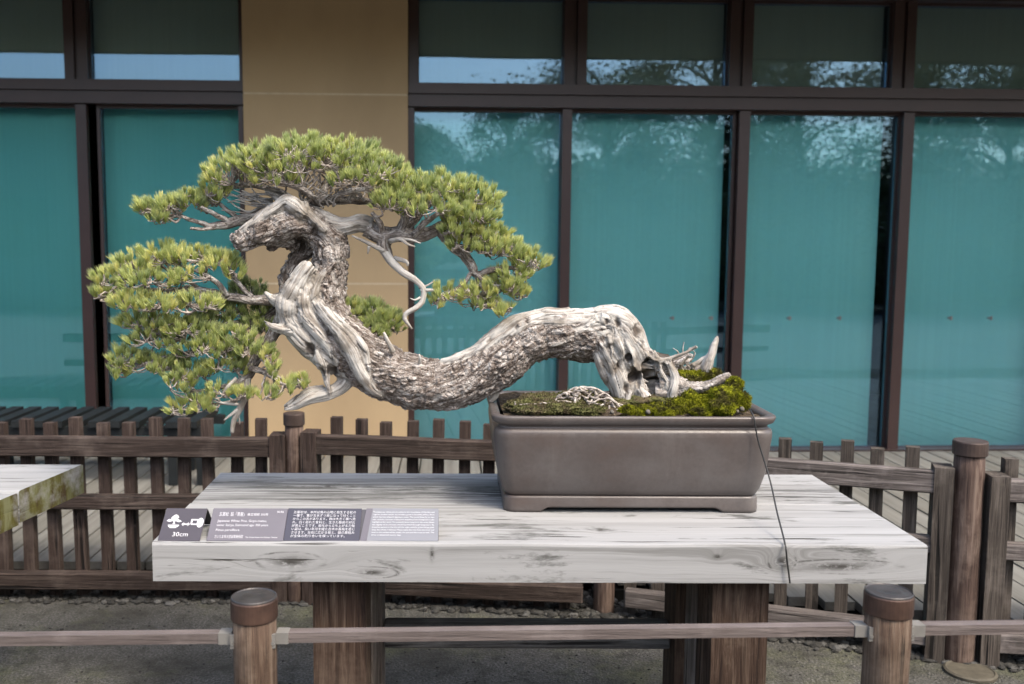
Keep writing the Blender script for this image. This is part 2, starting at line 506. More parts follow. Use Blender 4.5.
upper = [(-330, -120), (-100, 66), (91, 240), (419, 562.5), (586, 726), (751, 888), (912, 1050), (1073, 1210), (1233, 1400)]
for a, b in upper:
    pane(UU(a), UU(b), ztt + 0.012, ZTOP, M['grey_blind'], fw=0.012)
# mullions, transoms, sill
def fbox(name, a, b): return obj(name, boxm(a, b), M['frame'], bld, local=True, bevel=0.004)
for a, b in ((-150, -135), (84.5, 95), (243, 247.5), (408, 414), (558.5, 568), (731, 741.5), (891, 901.5), (1047, 1059), (1221, 1233)):
    fbox('mullion', (UL(a), -0.055, ZG - .03), (UL(b), -0.0125, ztb - .004))
for a, b in ((-120, -100), (67, 90), (240.5, 246), (408.5, 418), (563, 585.5), (727, 750), (889, 911), (1051, 1072), (1211, 1232)):
    m0, m1 = UU(a), UU(b); wd = m1 - m0
    if wd > 0.08:
        fbox('mullion', (m0, -0.05, ztt + .002), (m0 + wd * .42, -0.0125, ZTOP + .04))
        fbox('mullion', (m0 + wd * .58, -0.05, ztt + .002), (m1, -0.0125, ZTOP + .04))
        fbox('mullion', (m0 + wd * .425, -0.03, ztt + .002), (m0 + wd * .575, -0.0125, ZTOP + .04))
    else:
        fbox('mullion', (m0, -0.05, ztt + .002), (m1, -0.0125, ZTOP + .04))
for a, b in ((UL(-330), uP0 - .002), (uP1 + .002, UL(1400))):
    h = ztt - ztb
    fbox('transom', (a, -0.075, ztb), (b, -0.0125, ztb + h * .40))
    fbox('transom', (a, -0.058, ztb + h * .40 + .001), (b, -0.0125, ztb + h * .55))
    fbox('transom', (a, -0.075, ztb + h * .55 + .001), (b, -0.0125, ztt))
    fbox('sill', (a, -0.09, ZD + .003), (b, -0.0125, ZG - .002))
    fbox('head_beam', (a, -0.09, ZTOP + .012), (b, -0.0125, ZTOP + .35))
# dark room behind
bm = bmesh.new()
ua, ub = UL(-340), UL(1420)
box(bm, (ua, 2.6, -.1), (ub, 2.7, ZTOP + .4)); box(bm, (ua, 0.26, -.15), (ub, 2.59, 0.0)); box(bm, (ua, .15, ZTOP + .3), (ub, 2.59, ZTOP + .4))
box(bm, (ua - .1, .0, -.1), (ua, 2.7, ZTOP + .4)); box(bm, (ub, .0, -.1), (ub + .1, 2.7, ZTOP + .4))
box(bm, (ua, .04, (ztb + ztt) / 2 - .03), (ub, .25, (ztb + ztt) / 2 + .03))
obj('interior', bm, M['black'], bld, local=True)
u0, z0 = wuz(884, 330); u1, z1 = wuz(888, 195)
obj('curtain', boxm((UL(883), 0.2, z0), (UL(888), 0.215, z1)), plain('pale_curtain', (.75, .75, .7), .8), bld, local=True)
obj('curtain', boxm((UL(721), 0.2, ZG + .4), (UL(724), 0.215, ztb - .3)), plain('tan_curtain', (.32, .28, .14), .8), bld, local=True)
# eave
EO, EZ = 1.35, 2.565
bm = bmesh.new()
hexa(bm, [(ua - 3, -EO, EZ), (ub + 3, -EO, EZ), (ub + 3, -.095, ZTOP + .30), (ua - 3, -.095, ZTOP + .30), (ua - 3, -EO, EZ + .08), (ub + 3, -EO, EZ + .08), (ub + 3, -.095, ZTOP + .42), (ua - 3, -.095, ZTOP + .42)])
ev = obj('eave', bm, M['soffit'], bld, local=True)
obj('fascia', boxm((ua - 3, -EO - .03, EZ - .01), (ub + 3, -EO - .002, EZ + .12)), M['frame'], ev, local=True)
obj('roof', boxm((ua - 3, -.09, ZTOP + .43), (ub + 3, 3.2, ZTOP + .60)), M['frame'], bld, local=True)

# ------------------------------------------------------------------ black slatted bench
p0 = atz(-230, 424, .42); p1 = atz(206, 422, .42)
yb0 = p1.y; 
bn = empty('slatted_bench', 'long low black slatted bench against the left windows', 'bench', (p1.x, p1.y, ZD), 0)
bd = 0.42
x = p1.x - 0.045; 
while x > p0.x:
    obj('slat', boxm((x - .058, yb0, .39), (x, yb0 + bd, .42)), M['bench'], bn, bevel=.003)
    x -= .092
for yy in (yb0 + .03, yb0 + bd - .08):
    obj('bearer', boxm((p0.x, yy, .345), (p1.x, yy + .05, .3895)), M['bench'], bn)
xx = aty(173, 450, yb0 + .05).x
for k in range(4):
    for yy in (yb0 + .035, yb0 + bd - .075):
        lx = xx - k * .95
        obj('leg', boxm((lx - .022, yy, ZD + .002), (lx + .022, yy + .04, .3445)), M['bench'], bn)
obj('leg', boxm((p1.x - .06, yb0 + .035, ZD + .002), (p1.x - .015, yb0 + .075, .3445)), M['bench'], bn)

# ------------------------------------------------------------------ picket fence
picket_protos = {}
def fence_run(A, B, ztA, label, npick, mats, z_low=0.20, first=None, last=None, rail_thick=.042, picks=None, top_extra=.052, endposts=(0, 0)):
    """A..B ground points; ztA: top of the top rail"""
    d = B - A; L = d.length; rz = math.atan2(d.y, d.x)
    f = empty('picket_fence', label, 'fence', A, rz, 'picket fence runs between round posts')
    mx, mz = mats
    h = ztA
    # rails: y local; +y is away from the camera
    s = 0.075 if first is None else first; e = L - 0.075 if last is None else last
    for (za, zb, nm) in ((h - .068, h, 'rail'), (.335, .385, 'rail'), (.045, .105, 'rail')):
        bm = bmesh.new()
        n = 10
        for i in range(1): box(bm, (s, -.045, za), (e, -.045 + rail_thick, zb))
        bmesh.ops.subdivide_edges(bm, edges=[ed for ed in bm.edges if abs((ed.verts[0].co - ed.verts[1].co).x) > .1], cuts=24)
        for v in bm.verts:
            q = noise.noise(Vector((v.co.x * 2.3, za * 7, rz * 9))) * .004
            v.co.z += q; v.co.y += noise.noise(Vector((v.co.x * 3.1, 9, za * 5))) * .003
        obj(nm, bm, mx, f, local=True, bevel=.004)
    base = boxm((-.019, -.0, .0), (.019, .034, h + top_extra))
    proto = obj('picket', base, mz, f, local=True, bevel=.004)
    for i in range(npick):
        c = proto if i == 0 else proto.copy()
        if i: COL.objects.link(c); c.parent = f
        xx = picks[i] if picks else s + (e - s) * (i + .5) / npick
        c.location = (xx + rnd.uniform(-.003, .003), 0.0, rnd.uniform(-.012, .012))
        c.rotation_euler = (rnd.uniform(-.012, .012), rnd.uniform(-.012, .012), rnd.uniform(-.05, .05) + (math.pi if rnd.random() < .0 else 0))
    for k, xx in enumerate((s - .02, e + .02)):
        if endposts[k]:
            obj('end_post', boxm((xx - .027, -.05, .0), (xx + .027, .03, h + .012)), mz, f, local=True, bevel=.005)
    return f
def zof(px, py, P):                                        # height of a pixel at the distance of ground point P
    d = ray(px, py); t = P.y / d.y
    return HC + d.z * t
hA = zof(200, 436, B1); hB = zof(400, 437, (B1 + B2) / 2); hC = zof(850, 462, (B2 + B3) / 2 + (B3 - B2) * .2); hD = zof(1000, 478, B3 + (B4 - B3) * .1)
print('fence heights', hA, hB, hC, hD, [tuple(round(c, 2) for c in b) for b in FENCE_LINE])
# pickets of the left run at the measured spacing
def xs_along(A, B, pxs, y):
    out = []
    d = (B - A).normalized()
    for p in pxs:
        rr = ray(p, y); 
        # intersect the vertical plane through A,B
        nrm = Vector((-d.y, d.x, 0)); t = A.dot(nrm) / rr.dot(nrm)
        q = rr * t; out.append((Vector((q.x, q.y, 0)) - Vector((A.x, A.y, 0))).dot(d))
    return out
LA = (B1 - B0).length
pl = [-160 + 26.4 * i for i in range(0, 17)]
pl = [24 - 26.4 * i for i in range(6, 0, -1)] + [24, 50, 77, 103, 129, 155, 181, 207, 233, 259]
fence_run(B0, B1, hA, 'brown picket fence left of the round post, in front of the slatted bench', len(pl), (M['fence_x'], M['fence_z']),
          picks=xs_along(B0, B1, pl, 430), last=LA - .055 - .02, endposts=(0, 1))
pm = [334, 359.5, 385, 411, 437, 463, 489, 515, 541, 567]
fence_run(B1, B2, hB, 'brown picket fence behind the pine trunk and pot, mostly hidden', len(pm), (M['fence_x'], M['fence_z']),
          picks=xs_along(B1, B2, pm, 430), first=.08, endposts=(1, 0))
pr = [632, 661, 694, 724, 756, 787, 818, 849, 881, 913]
fence_run(B2, B3, hC, 'greyish picket fence to the right of the pot, ending at the round post', len(pr), (M['grey_x'], M['grey_z']),
          picks=xs_along(B2, B3, pr, 450), last=(B3 - B2).length - .085, endposts=(0, 1))
pf = [1013, 1046, 1080, 1113, 1146]
fence_run(B3, B4, hD, 'short stretch of picket fence at the right edge beyond the round post', len(pf), (M['grey_x'], M['grey_z']),
          picks=xs_along(B3, B4, pf, 480), first=.10, endposts=(1, 0))
def round_post(P, top, r, label, capc):
    p = empty('fence_post', label, 'post', P, 0, 'round fence posts')
    bm = bmesh.new(); n = 14
    lathe(bm, (0, 0, 0), [(r * 1.04, -.02), (r, .02)] + [(r * (1 - .01 * i + .012 * math.sin(i * 2.3)), .02 + (top - .06) * i / 10) for i in range(1, 11)], 28)
    obj('post', bm, M['post_z'], p, local=True, smooth=True)
    bm = bmesh.new()
    lathe(bm, (0, 0, 0), [(r * 1.02, top - .042), (r * 1.035, top - .040), (r * 1.035, top - .004), (r * 1.0, top), (r * .5, top + .001)], 28)
    obj('cap', bm, capc, p, local=True, smooth=False)
def ztop(px, py, P): return zof(px, py, P)
round_post(B1 + Vector((0, -.015, 0)), ztop(297, 412, B1), .036, 'round brown fence post left of the pot, under the dead branch', M['fence_cap'])
round_post(B2 + Vector((0, .01, 0)), hB + .06, .036, 'round fence post seen under the table, hidden above by the pot', M['fence_cap'])
round_post(B3 + Vector((0.005, -.005, 0)), ztop(961, 440, B3), .047, 'tall round brown fence post with dark cap right of the table', M['fence_cap'])

# manhole cover
c = atz(970, 673, 0)
bm = bmesh.new(); lathe(bm, (c.x, c.y, 0.0), [(.072, .001), (.072, .008), (.066, .012), (.062, .009), (.03, .010)], 32)
mh = obj('drain_cover', bm, M['cover']); tag(mh, 'small round drain cover set in the ground by the fence post', 'drain cover')

# ------------------------------------------------------------------ display tables
ZT = 0.65
TH = 0.082
def slab_mat(name, tops, knots, moss=None, seed=0.0):
    """pale weathered timber with contour grain bending round knots; knots: (x, v, sx, sv, strength)"""
    m = NT(name, 0.72, 0.25)
    a = m.n('ShaderNodeAttribute', attribute_name='plank')    # (along, across the unrolled surface, plank number)
    sep = m.n('ShaderNodeSeparateXYZ'); m.l(a.outputs['Vector'], sep.inputs[0])
    X, V, N = sep.outputs
    warp = m.noise(m.coord((1.6, 7, 2), attr='plank'), 1, 4, 0.6)
    g = m.math('ADD', V, m.math('MULTIPLY', warp, 0.05))
    kd = None
    for kx, kv, sx, sv, st in knots:
        dx = m.math('DIVIDE', m.math('SUBTRACT', X, kx), sx); dv = m.math('DIVIDE', m.math('SUBTRACT', V, kv), sv)
        r2 = m.math('ADD', m.math('MULTIPLY', dx, dx), m.math('MULTIPLY', dv, dv))
        e = m.math('POWER', 2.718, m.math('MULTIPLY', r2, -1.0))
        g = m.math('ADD', g, m.math('MULTIPLY', e, st))
        kk = m.math('POWER', 2.718, m.math('MULTIPLY', r2, -6.0))
        q_ = m.math('ADD', r2, m.math('MULTIPLY', warp, 1.2)); q_ = m.math('SUBTRACT', q_, 1.35)
        ring = m.math('MULTIPLY', m.math('POWER', 2.718, m.math('MULTIPLY', m.math('MULTIPLY', q_, q_), -60.0)), .8)
        if sx > .03: kk = m.math('MAXIMUM', kk, m.math('MULTIPLY', ring, m.ramp(m.noise(m.coord((9, 40, 3), attr='plank'), 1, 3, .6), [(0.42, 1.0), (0.55, .1)])))
        kd = kk if kd is None else m.math('MAXIMUM', kd, kk)
    cmb = m.n('ShaderNodeCombineXYZ')
    m.l(m.math('MULTIPLY', X, 1.1), cmb.inputs[0]); m.l(m.math('MULTIPLY', g, 60.0), cmb.inputs[1]); m.l(m.math('ADD', N, seed), cmb.inputs[2])
    fine = m.noise(cmb.outputs[0], 1.0, 5, 0.65)
    cmb2 = m.n('ShaderNodeCombineXYZ')
    m.l(m.math('MULTIPLY', X, 0.9), cmb2.inputs[0]); m.l(m.math('MULTIPLY', g, 22.0), cmb2.inputs[1]); m.l(m.math('ADD', N, seed + 5), cmb2.inputs[2])
    broad = m.noise(cmb2.outputs[0], 1.0, 4, 0.6)
    c = m.ramp(broad, [(0.30, (0.2184, 0.2184, 0.2155)), (0.46, (0.2621, 0.2627, 0.2608)), (0.62, (0.2948, 0.2959, 0.2948))])
    c = m.mix(m.ramp(fine, [(0.36, 0.55), (0.46, 0.0)]), c, (0.1152, 0.1128, 0.1056))
    # stained patches that follow the grain
    st = m.noise(m.coord((2.1, 8, 3), attr='plank'), 1, 7, 0.72, 0.4)
    c = m.mix(m.ramp(st, [(0.37, 0.9), (0.44, 0.0)]), c, (.075, .075, .07))
    if tops:
        for kx, kv, sx, sv, s_ in tops:
            dx = m.math('DIVIDE', m.math('SUBTRACT', X, kx), sx); dv = m.math('DIVIDE', m.math('SUBTRACT', V, kv), sv)
            r2 = m.math('ADD', m.math('MULTIPLY', dx, dx), m.math('MULTIPLY', dv, dv))
            e = m.math('POWER', 2.718, m.math('MULTIPLY', r2, -1.0))
            w = m.math('MULTIPLY', e, m.ramp(m.noise(m.coord((2.0, 24, 3), attr='plank'), 1, 8, 0.75, 0.5), [(0.49, 1.0), (0.56, 0.08)]))
            c = m.mix(m.math('MULTIPLY', w, s_), c, (.028, .028, .025))
    # cracks
    ck = m.noise(m.coord((2.4, 62, 5), attr='plank'), 1, 4, 0.6, 0.5)
    cm_ = m.math('MULTIPLY', m.ramp(ck, [(0.345, 1.0), (0.385, 0.0)]), m.ramp(m.noise(m.coord((2.3, 5, 1), attr='plank'), 1, 3, .5), [(0.44, 0.0), (0.51, 1.0)]))
    c = m.mix(cm_, c, (.035, .033, .03))
    if kd is not None:
        kn = m.noise(m.coord((60, 90, 5), attr='plank'), 1, 5, 0.7)
        c = m.mix(m.math('MULTIPLY', kd, m.ramp(kn, [(0.50, 1.0), (0.60, 0.15)])), c, (.045, .042, .038))
    if moss:
        fz = m.n('ShaderNodeAttribute', attribute_name='endgrain')
        mm = m.noise(m.coord((14, 14, 14)), 1, 6, 0.7)
        mf = m.math('MULTIPLY', fz.outputs['Fac'], m.ramp(mm, [(0.30, 0.25), (0.52, 1.0)]))
        c = m.mix(mf, c, m.ramp(m.noise(m.coord((25, 25, 9)), 1, 5, .6), [(0.35, (.045, .028, .010)), (0.5, (.075, .068, .016)), (0.65, (.13, .13, .065))]))
    m.color(c)
    m.bump(m.math('SUBTRACT', fine, m.math('MULTIPLY', cm_, 1.5)), 0.35, 0.003)
    return m.m
def plank(parent, q, z, th, mat, num, end_right=False, name='plank', local_off=0.0, nx=60):
    """q: four top corners front-left, front-right, back-right, back-left; attribute unrolls top and front into one sheet"""
    fl, fr, br, bl = q
    bm = bmesh.new()
    L = 0.006
    tops = []
    for i in range(nx + 1):
        t = i / nx
        f = fl.lerp(fr, t); b = bl.lerp(br, t)
        wob = noise.noise(Vector((f.x * 3, num * 3.3, 1))) * .0022
        wob2 = noise.noise(Vector((f.x * 4, num * 3.3, 5))) * .0022
        dpt = (b - f).normalized()
        prof = [(f + dpt * wob, -th), (f + dpt * wob, -L + wob2), (f + dpt * (L * .3 + wob), -L * .3 + wob2), (f + dpt * (L + wob), wob2)]
        for k in range(1, 6): prof.append((f.lerp(b, k / 6), wob2 * .5))
        prof += [(b - dpt * L, 0), (b - dpt * L * .3, -L * .3), (b, -L), (b, -th)]
        tops.append([bm.verts.new((p.x, p.y, z + dz)) for p, dz in prof])
    for a, b in zip(tops, tops[1:]):
        m = len(a)
        for k in range(m):
            bm.faces.new((a[k], a[(k + 1) % m], b[(k + 1) % m], b[k]))
    bm.faces.new(tops[0]); bm.faces.new(list(reversed(tops[-1])))
    bmesh.ops.recalc_face_normals(bm, faces=bm.faces)
    me = bpy.data.meshes.new(name); bm.to_mesh(me); bm.free()
    me.attributes.new('plank', 'FLOAT_VECTOR', 'CORNER')
    me.attributes.new('endgrain', 'FLOAT', 'CORNER')
    xd = (fr - fl).normalized()
    vals, ends = [], []
    vert = me.vertices
    for p in me.polygons:
        isend = abs(p.normal.dot(xd)) > 0.8
        for li in p.loop_indices:
            co = vert[me.loops[li].vertex_index].co
            xx = (co - Vector((fl.x, fl.y, 0))).dot(xd)
            dep = (Vector((co.x, co.y, 0)) - Vector((fl.x, fl.y, 0))).dot(Vector((-xd.y, xd.x, 0)))
            vals += [xx + (num * 1.7 if num > 1 else 0) + (dep * .3 if isend else 0), (dep - (z - co.z) if not isend else (co.z - z) * .8 + .03 * dep), num * 1.0]
            ends.append(1.0 if isend else 0.0)
    me.attributes['plank'].data.foreach_set('vector', vals); me.attributes['endgrain'].data.foreach_set('value', ends)
    o = link(name, me, mat, parent)
    for p in o.data.polygons: p.use_smooth = False
    return o
tFL = atz(152, 542.5, ZT); tFR = atz(928, 545.5, ZT); tBL = atz(221, 471.5, ZT); tBR = atz(811, 473.5, ZT)
tML = atz(193.5, 500, ZT); tMR = atz(858, 502.5, ZT)
tML = tFL.lerp(tBL, .50); tMR = tFR.lerp(tBR, .50)
print('table', tFL, tFR, tBL, tBR)
tbl = empty('display_table', 'weathered whitish plank table on thick brown legs carrying the pot', 'table', ((tFL.x + tFR.x) / 2, (tFL.y + tBL.y) / 2, 0), 0)
def tx(px): return (px - 152) / 776 * (tFR - tFL).length
kn = [(tx(290), -.040, .085, .024, .060), (tx(372), -.062, .06, .014, .03), (tx(783), -.035, .035, .03, .03), (tx(718), -.025, .02, .012, .012),
      (tx(432), -.022, .010, .030, .006), (tx(840), -.045, .14, .018, .05), (tx(608), .10, .02, .03, .03)]
st_top = [(tx(290), .10, .35, .05, .0)]
m1 = slab_mat('weathered_table_plank', None, kn)
gap = .003
vv = (tBL - tFL).normalized() * gap
plank(tbl, (tFL, tFR, tMR - vv, tML - vv), ZT, TH, m1, 1)
m2 = slab_mat('stained_table_plank', [(1.7 * 2 + tx(300), .14, .40, .07, .97), (1.7 * 2 + tx(520), .10, .30, .08, .97), (1.7 * 2 + tx(230), .03, .3, .03, .7), (1.7 * 2 + tx(880), .12, .25, .05, .6)],
              [(1.7 * 2 + tx(300), .16, .07, .03, .05)], seed=3.0)
plank(tbl, (tML + vv, tMR + vv, tBR, tBL), ZT - .002, TH, m2, 2)
def leg(parent, x0, x1, y0, y1, z1, mat, name='leg'):
    bm = bmesh.new(); box(bm, (x0, y0, 0), (x1, y1, z1))
    return obj(name, bm, mat, parent, bevel=.008, seg=2)
yf = tFL.y + .06
def xat(px, y): return aty(px, 620, y).x
ZB = ZT - TH - .001
xl0, xl1 = xat(313, yf), xat(366, yf)
xr0, xr1 = xat(712, yf), xat(768, yf)
leg(tbl, xl0, xl1, yf, yf + .12, ZB, M['leg_z']); leg(tbl, xl0 + .012, xl1 + .012, yf + .30, yf + .42, ZB - .001, M['leg_grey'])
leg(tbl, xr0, xr1, yf, yf + .12, ZB, M['leg_z']); leg(tbl, xr0 - .004, xr1 - .02, yf + .30, yf + .42, ZB - .001, M['leg_z'])
# side panels (inner posts) and stretcher
leg(tbl, xl0 + .010, xl1 + .004, yf + .123, yf + .297, ZB - .002, M['leg_grey'], 'inner_post')
def beam(A, B, w, h, mat, name):
    d = (B - A).normalized(); s = Vector((0, 0, 1)).cross(d)
    if s.length < .1: s = Vector((1, 0, 0))
    s.normalize(); u = d.cross(s)
    bm = bmesh.new()
    P = []
    for (a, b) in ((-1, -1), (1, -1), (1, 1), (-1, 1)): P.append(A + s * w / 2 * a + u * h / 2 * b)
    for (a, b) in ((-1, -1), (1, -1), (1, 1), (-1, 1)): P.append(B + s * w / 2 * a + u * h / 2 * b)
    hexa(bm, P); bmesh.ops.recalc_face_normals(bm, faces=bm.faces)
    return obj(name, bm, mat, tbl, bevel=.004)
zb_ = zof(500, 633, Vector((0, yf + .36, 0)))
beam(Vector((xl1 + .014, yf + .36, zb_)), Vector((xr0 - .006, yf + .36, zb_)), .05, .062, M['beam_x'], 'stretcher')
beam(Vector((xr0 + .035, yf + .122, .20)), Vector((xr0 + .035, yf + .298, .50)), .04, .05, M['leg_z'], 'brace')
leg(tbl, xr0 + .006, xr0 + .06, yf + .165, yf + .245, ZB - .002, M['leg_grey'], 'inner_post')
beam(Vector((xl1 - .02, yf + .05, ZB - .03)), Vector((xl1 - .02, yf + .42, ZB - .03)), .05, .05, M['leg_grey'], 'bearer') if False else None

# left table
qBR = atz(83, 464, ZT); qE = atz(18, 491, ZT)
dd = (qE - qBR)
qFR = qBR + dd * 2.4
left = Vector((-1, -0.02, 0)) * 1.5
tb2 = empty('display_table', 'weathered table at the left edge with mossy green plank ends', 'table', (qBR.x - .6, qBR.y - .3, 0), 0)
m3 = slab_mat('weathered_plank_mossy_end', None, [], moss=True, seed=7.0)
dn_ = dd.normalized() * .003
q1 = qBR + dd
plank(tb2, (q1 + left - dn_, q1 - dn_, qBR, qBR + left), ZT, TH, m3, 3, nx=20)
q2 = q1 + dd * 1.4
offx = Vector((.0, .0, 0))
plank(tb2, (q2 + left, q2 + offx, q1 + dn_ + offx, q1 + left + dn_), ZT - .004, TH, m3, 4, nx=20)
for lx, ly in ((-.45, -.12), (-1.2, -.12), (-.62, -.62), (-1.3, -.62)):
    bm = boxm((qBR.x + lx - .06, qBR.y + ly - .06, 0), (qBR.x + lx + .06, qBR.y + ly + .06, ZB - .006))
    obj('leg', bm, M['leg_grey'], tb2, bevel=.008)

# ------------------------------------------------------------------ low barrier in front
YB = 1.62
def barrier():
    b = empty('log_barrier', 'low barrier of two capped log posts and thin pinkish rails before the table', 'barrier', (0, YB, 0), 0)
    spec = [(254, 597, 47, 1), (889, 592, 47, -1), (-420, 598, 47, 0)]
    cs = []
    for px, py, wpx, s in spec:
        c = aty(px, py, YB); r = aty(px + wpx / 2 * .93, py, YB).x - c.x
        rc_ = r * 1.07
        top = c.z
        bm = bmesh.new()
        prof = [(r * 1.02, 0.0)] + [(r * (1 + .014 * math.sin(i * 1.9 + px)), top * i / 14) for i in range(1, 13)] + [(r * .99, top - .02)]
        lathe(bm, (c.x, c.y, 0), prof, 36)
        for v in bm.verts:
            v.co.x += noise.noise(Vector((v.co.x * 30, v.co.y * 30, v.co.z * 4))) * .002
        p = obj('post', bm, M['log_z'], b, smooth=True)
        bm = bmesh.new()
        lathe(bm, (c.x, c.y, top), [(rc_ * .99, -.036), (rc_, -.034), (rc_, -.003), (rc_ * .97, -.0005)], 36)
        obj('cap_band', bm, M['copper'], p)
        bm = bmesh.new()
        lathe(bm, (c.x, c.y, top), [(rc_ * .972, -.002), (rc_ * .972, .0015), (rc_ * .93, .003), (rc_ * .90, .001), (rc_ * .5, .0022), (rc_ * .2, .0012)], 36)
        obj('cap', bm, M['cap'], p)
        cs.append((c, r, top))
    for k, (c, r, top) in enumerate(cs):
        zr = zof(c and 500, 634, c) - .0
        for s in (-1, 1):
            bm = bmesh.new()
            x0 = c.x + s * (r + .001); x1 = c.x + s * (r + .023)
            zc = RZ(c.x + s * r)
            box(bm, (min(x0, x1), c.y - .0125, zc - .0102), (max(x0, x1), c.y + .0125, zc + .0102))
            xf = c.x + s * (r - .003)
            box(bm, (xf - .004, c.y - .019, zc - .015), (xf + .004, c.y - .013, zc + .010))
            br = obj('bracket', bm, M['bracket'], b, bevel=.002)
            bm = bmesh.new(); lathe(bm, (0, 0, 0), [(.0032, 0), (.003, .0016)], 12)
            bm.transform(Matrix.Translation((xf, c.y - .0192, zc - .006)) @ Matrix.Rotation(math.pi / 2, 4, 'X'))
            obj('screw', bm, M['steel'], br)
    cx = sorted([(c.x, r) for c, r, _ in cs])
    ends = [(cx[0][0] + cx[0][1] + .02, cx[1][0] - cx[1][1] - .02), (cx[1][0] + cx[1][1] + .02, cx[2][0] - cx[2][1] - .02), (cx[2][0] + cx[2][1] + .02, cx[2][0] + 1.1)]
    for a, e in ends:
        bm = bmesh.new()
        za, ze = RZ(a), RZ(e)
        hexa(bm, [(a, YB - .0105, za - .009), (e, YB - .0105, ze - .009), (e, YB + .0105, ze - .009), (a, YB + .0105, za - .009),
                  (a, YB - .0105, za + .009), (e, YB - .0105, ze + .009), (e, YB + .0105, ze + .009), (a, YB + .0105, za + .009)])
        obj('rail', bm, M['rail_pale'], b, bevel=.003, seg=2)
def RZ(x):
    a = aty(0, 639, YB); c = aty(1024, 627, YB)
    return a.z + (c.z - a.z) * (x - a.x) / (c.x - a.x)
barrier()

# ------------------------------------------------------------------ pot
YP = atz(630, 513, ZT).y                                  # front of the foot
cl = aty(491.5, 414, YP - .012); cr = aty(779, 417, YP - .012)
ZR = (cl.z + cr.z) / 2
pcx = (cl.x + cr.x) / 2; HW = (cr.x - cl.x) / 2; HD = .195
pcy = YP + HD - .03
print('pot', pcx, pcy, HW, ZR)
pot = empty('bonsai_pot', 'rectangular grey-brown ceramic pot with moulded rim on cut-out feet', 'pot', (pcx, pcy, ZT), 0)
mp = NT('unglazed_grey_brown_clay', 0.42, 0.45)
pn = mp.noise(mp.coord((4, 4, 9)), 1, 5, 0.6); pn2 = mp.noise(mp.coord((120, 120, 120)), 1, 3, .6)
pc = mp.ramp(pn, [(0.3, (0.0693, 0.0581, 0.0541)), (0.7, (0.099, 0.0838, 0.0785))])
pc = mp.mix(mp.ramp(pn2, [(0.35, .25), (0.6, 0)]), pc, (0.048, 0.0408, 0.0384))
dr_ = mp.noise(mp.coord((14, 14, 1.6)), 1, 5, .7)
pc = mp.mix(mp.ramp(dr_, [(0.58, 0), (0.75, .35)]), pc, (0.144, 0.132, 0.123))
bl_ = mp.noise(mp.coord((5, 5, 7)), 1, 6, .65)
pc = mp.mix(mp.ramp(bl_, [(0.48, 0), (0.70, .40)]), pc, (.125, .120, .118))
sp2 = mp.noise(mp.coord((75, 75, 75)), 1, 4, .7)
pc = mp.mix(mp.ramp(sp2, [(0.62, 0), (0.78, .25)]), pc, (.14, .13, .125))
pc = mp.mix(mp.ramp(bl_, [(0.34, .45), (0.46, 0)]), pc, (.072, .050, .042))
mp.color(pc); mp.bump(mp.math('ADD', pn, mp.math('MULTIPLY', pn2, .3)), .15, .003)
mp.l(mp.ramp(pn2, [(0.3, .30), (0.7, .46)]), mp.b.inputs['Roughness'])
def rrect(hw, hd, rc, n=8):
    out = []
    for cx_, cy_, a0 in ((hw - rc, hd - rc, 0), (-hw + rc, hd - rc, 90), (-hw + rc, -hd + rc, 180), (hw - rc, -hd + rc, 270)):
        for k in range(n + 1):
            a = math.radians(a0 + 90 * k / n); out.append((cx_ + rc * math.cos(a), cy_ + rc * math.sin(a)))
    return out
H = ZR - ZT
zz = lambda f: H * f
prof = [  # (inset from rim outline, height)
    (.040, .0365), (.038, .040), (.034, .043), (.027, .056), (.016, .095), (.010, .145), (.006, H - .050), (.006, H - .040), (.008, H - .034), (.014, H - .031), (.017, H - .026),
    (.013, H - .022), (.004, H - .017), (.001, H - .010), (.0, H - .004), (.002, H - .001), (.005, H), (.016, H - .001), (.021, H - .003), (.024, H - .012), (.030, H - .05)]
bm = bmesh.new(); rings = []
for ins, z in prof:
    rings.append([bm.verts.new((x, y, z)) for x, y in rrect(HW - ins, HD - ins, max(.012, .045 - ins * .6))])
for a, b in zip(rings, rings[1:]):
    n = len(a)
    for k in range(n): bm.faces.new((a[k], a[(k + 1) % n], b[(k + 1) % n], b[k]))
bm.faces.new(list(reversed(rings[0])))
obj('body', bm, mp.m, pot, local=True, smooth=True)
# foot band with cut-outs
bm = bmesh.new()
def foot_z(x, y):                                          # underside height along the perimeter
    ax = abs(x) / HW; ay = abs(y) / HD
    if abs(y) > HD - .06 and ax < .66:
        t = min(1, (.66 - ax) / .07); return .012 * t * t * (3 - 2 * t)
    if abs(x) > HW - .06 and ay < .45:
        t = min(1, (.45 - ay) / .1); return .012 * t * t * (3 - 2 * t)
    return 0.0
def dense(hw, hd, rc):
    p = rrect(hw, hd, rc, 6); out = []
    for a, b in zip(p, p[1:] + p[:1]):
        L_ = math.dist(a, b); n = max(1, int(L_ / .008))
        for k in range(n): out.append((a[0] + (b[0] - a[0]) * k / n, a[1] + (b[1] - a[1]) * k / n))
    return out
base = dense(HW - .031, HD - .031, .028)
inn = [(x * (1 - .05), y * (1 - .09)) for x, y in base]
r0 = [bm.verts.new((x, y, foot_z(x, y))) for x, y in base]
rm = [bm.verts.new((x * 1.002, y * 1.002, max(foot_z(x, y) + .004, .008))) for x, y in base]
r1 = [bm.verts.new((x, y, .034)) for x, y in base]
r1b = [bm.verts.new((x * .994, y * .994, .038)) for x, y in base]
r2 = [bm.verts.new((x, y, .038)) for x, y in inn]; r3 = [bm.verts.new((x, y, foot_z(x, y))) for x, y in inn]
n = len(base)
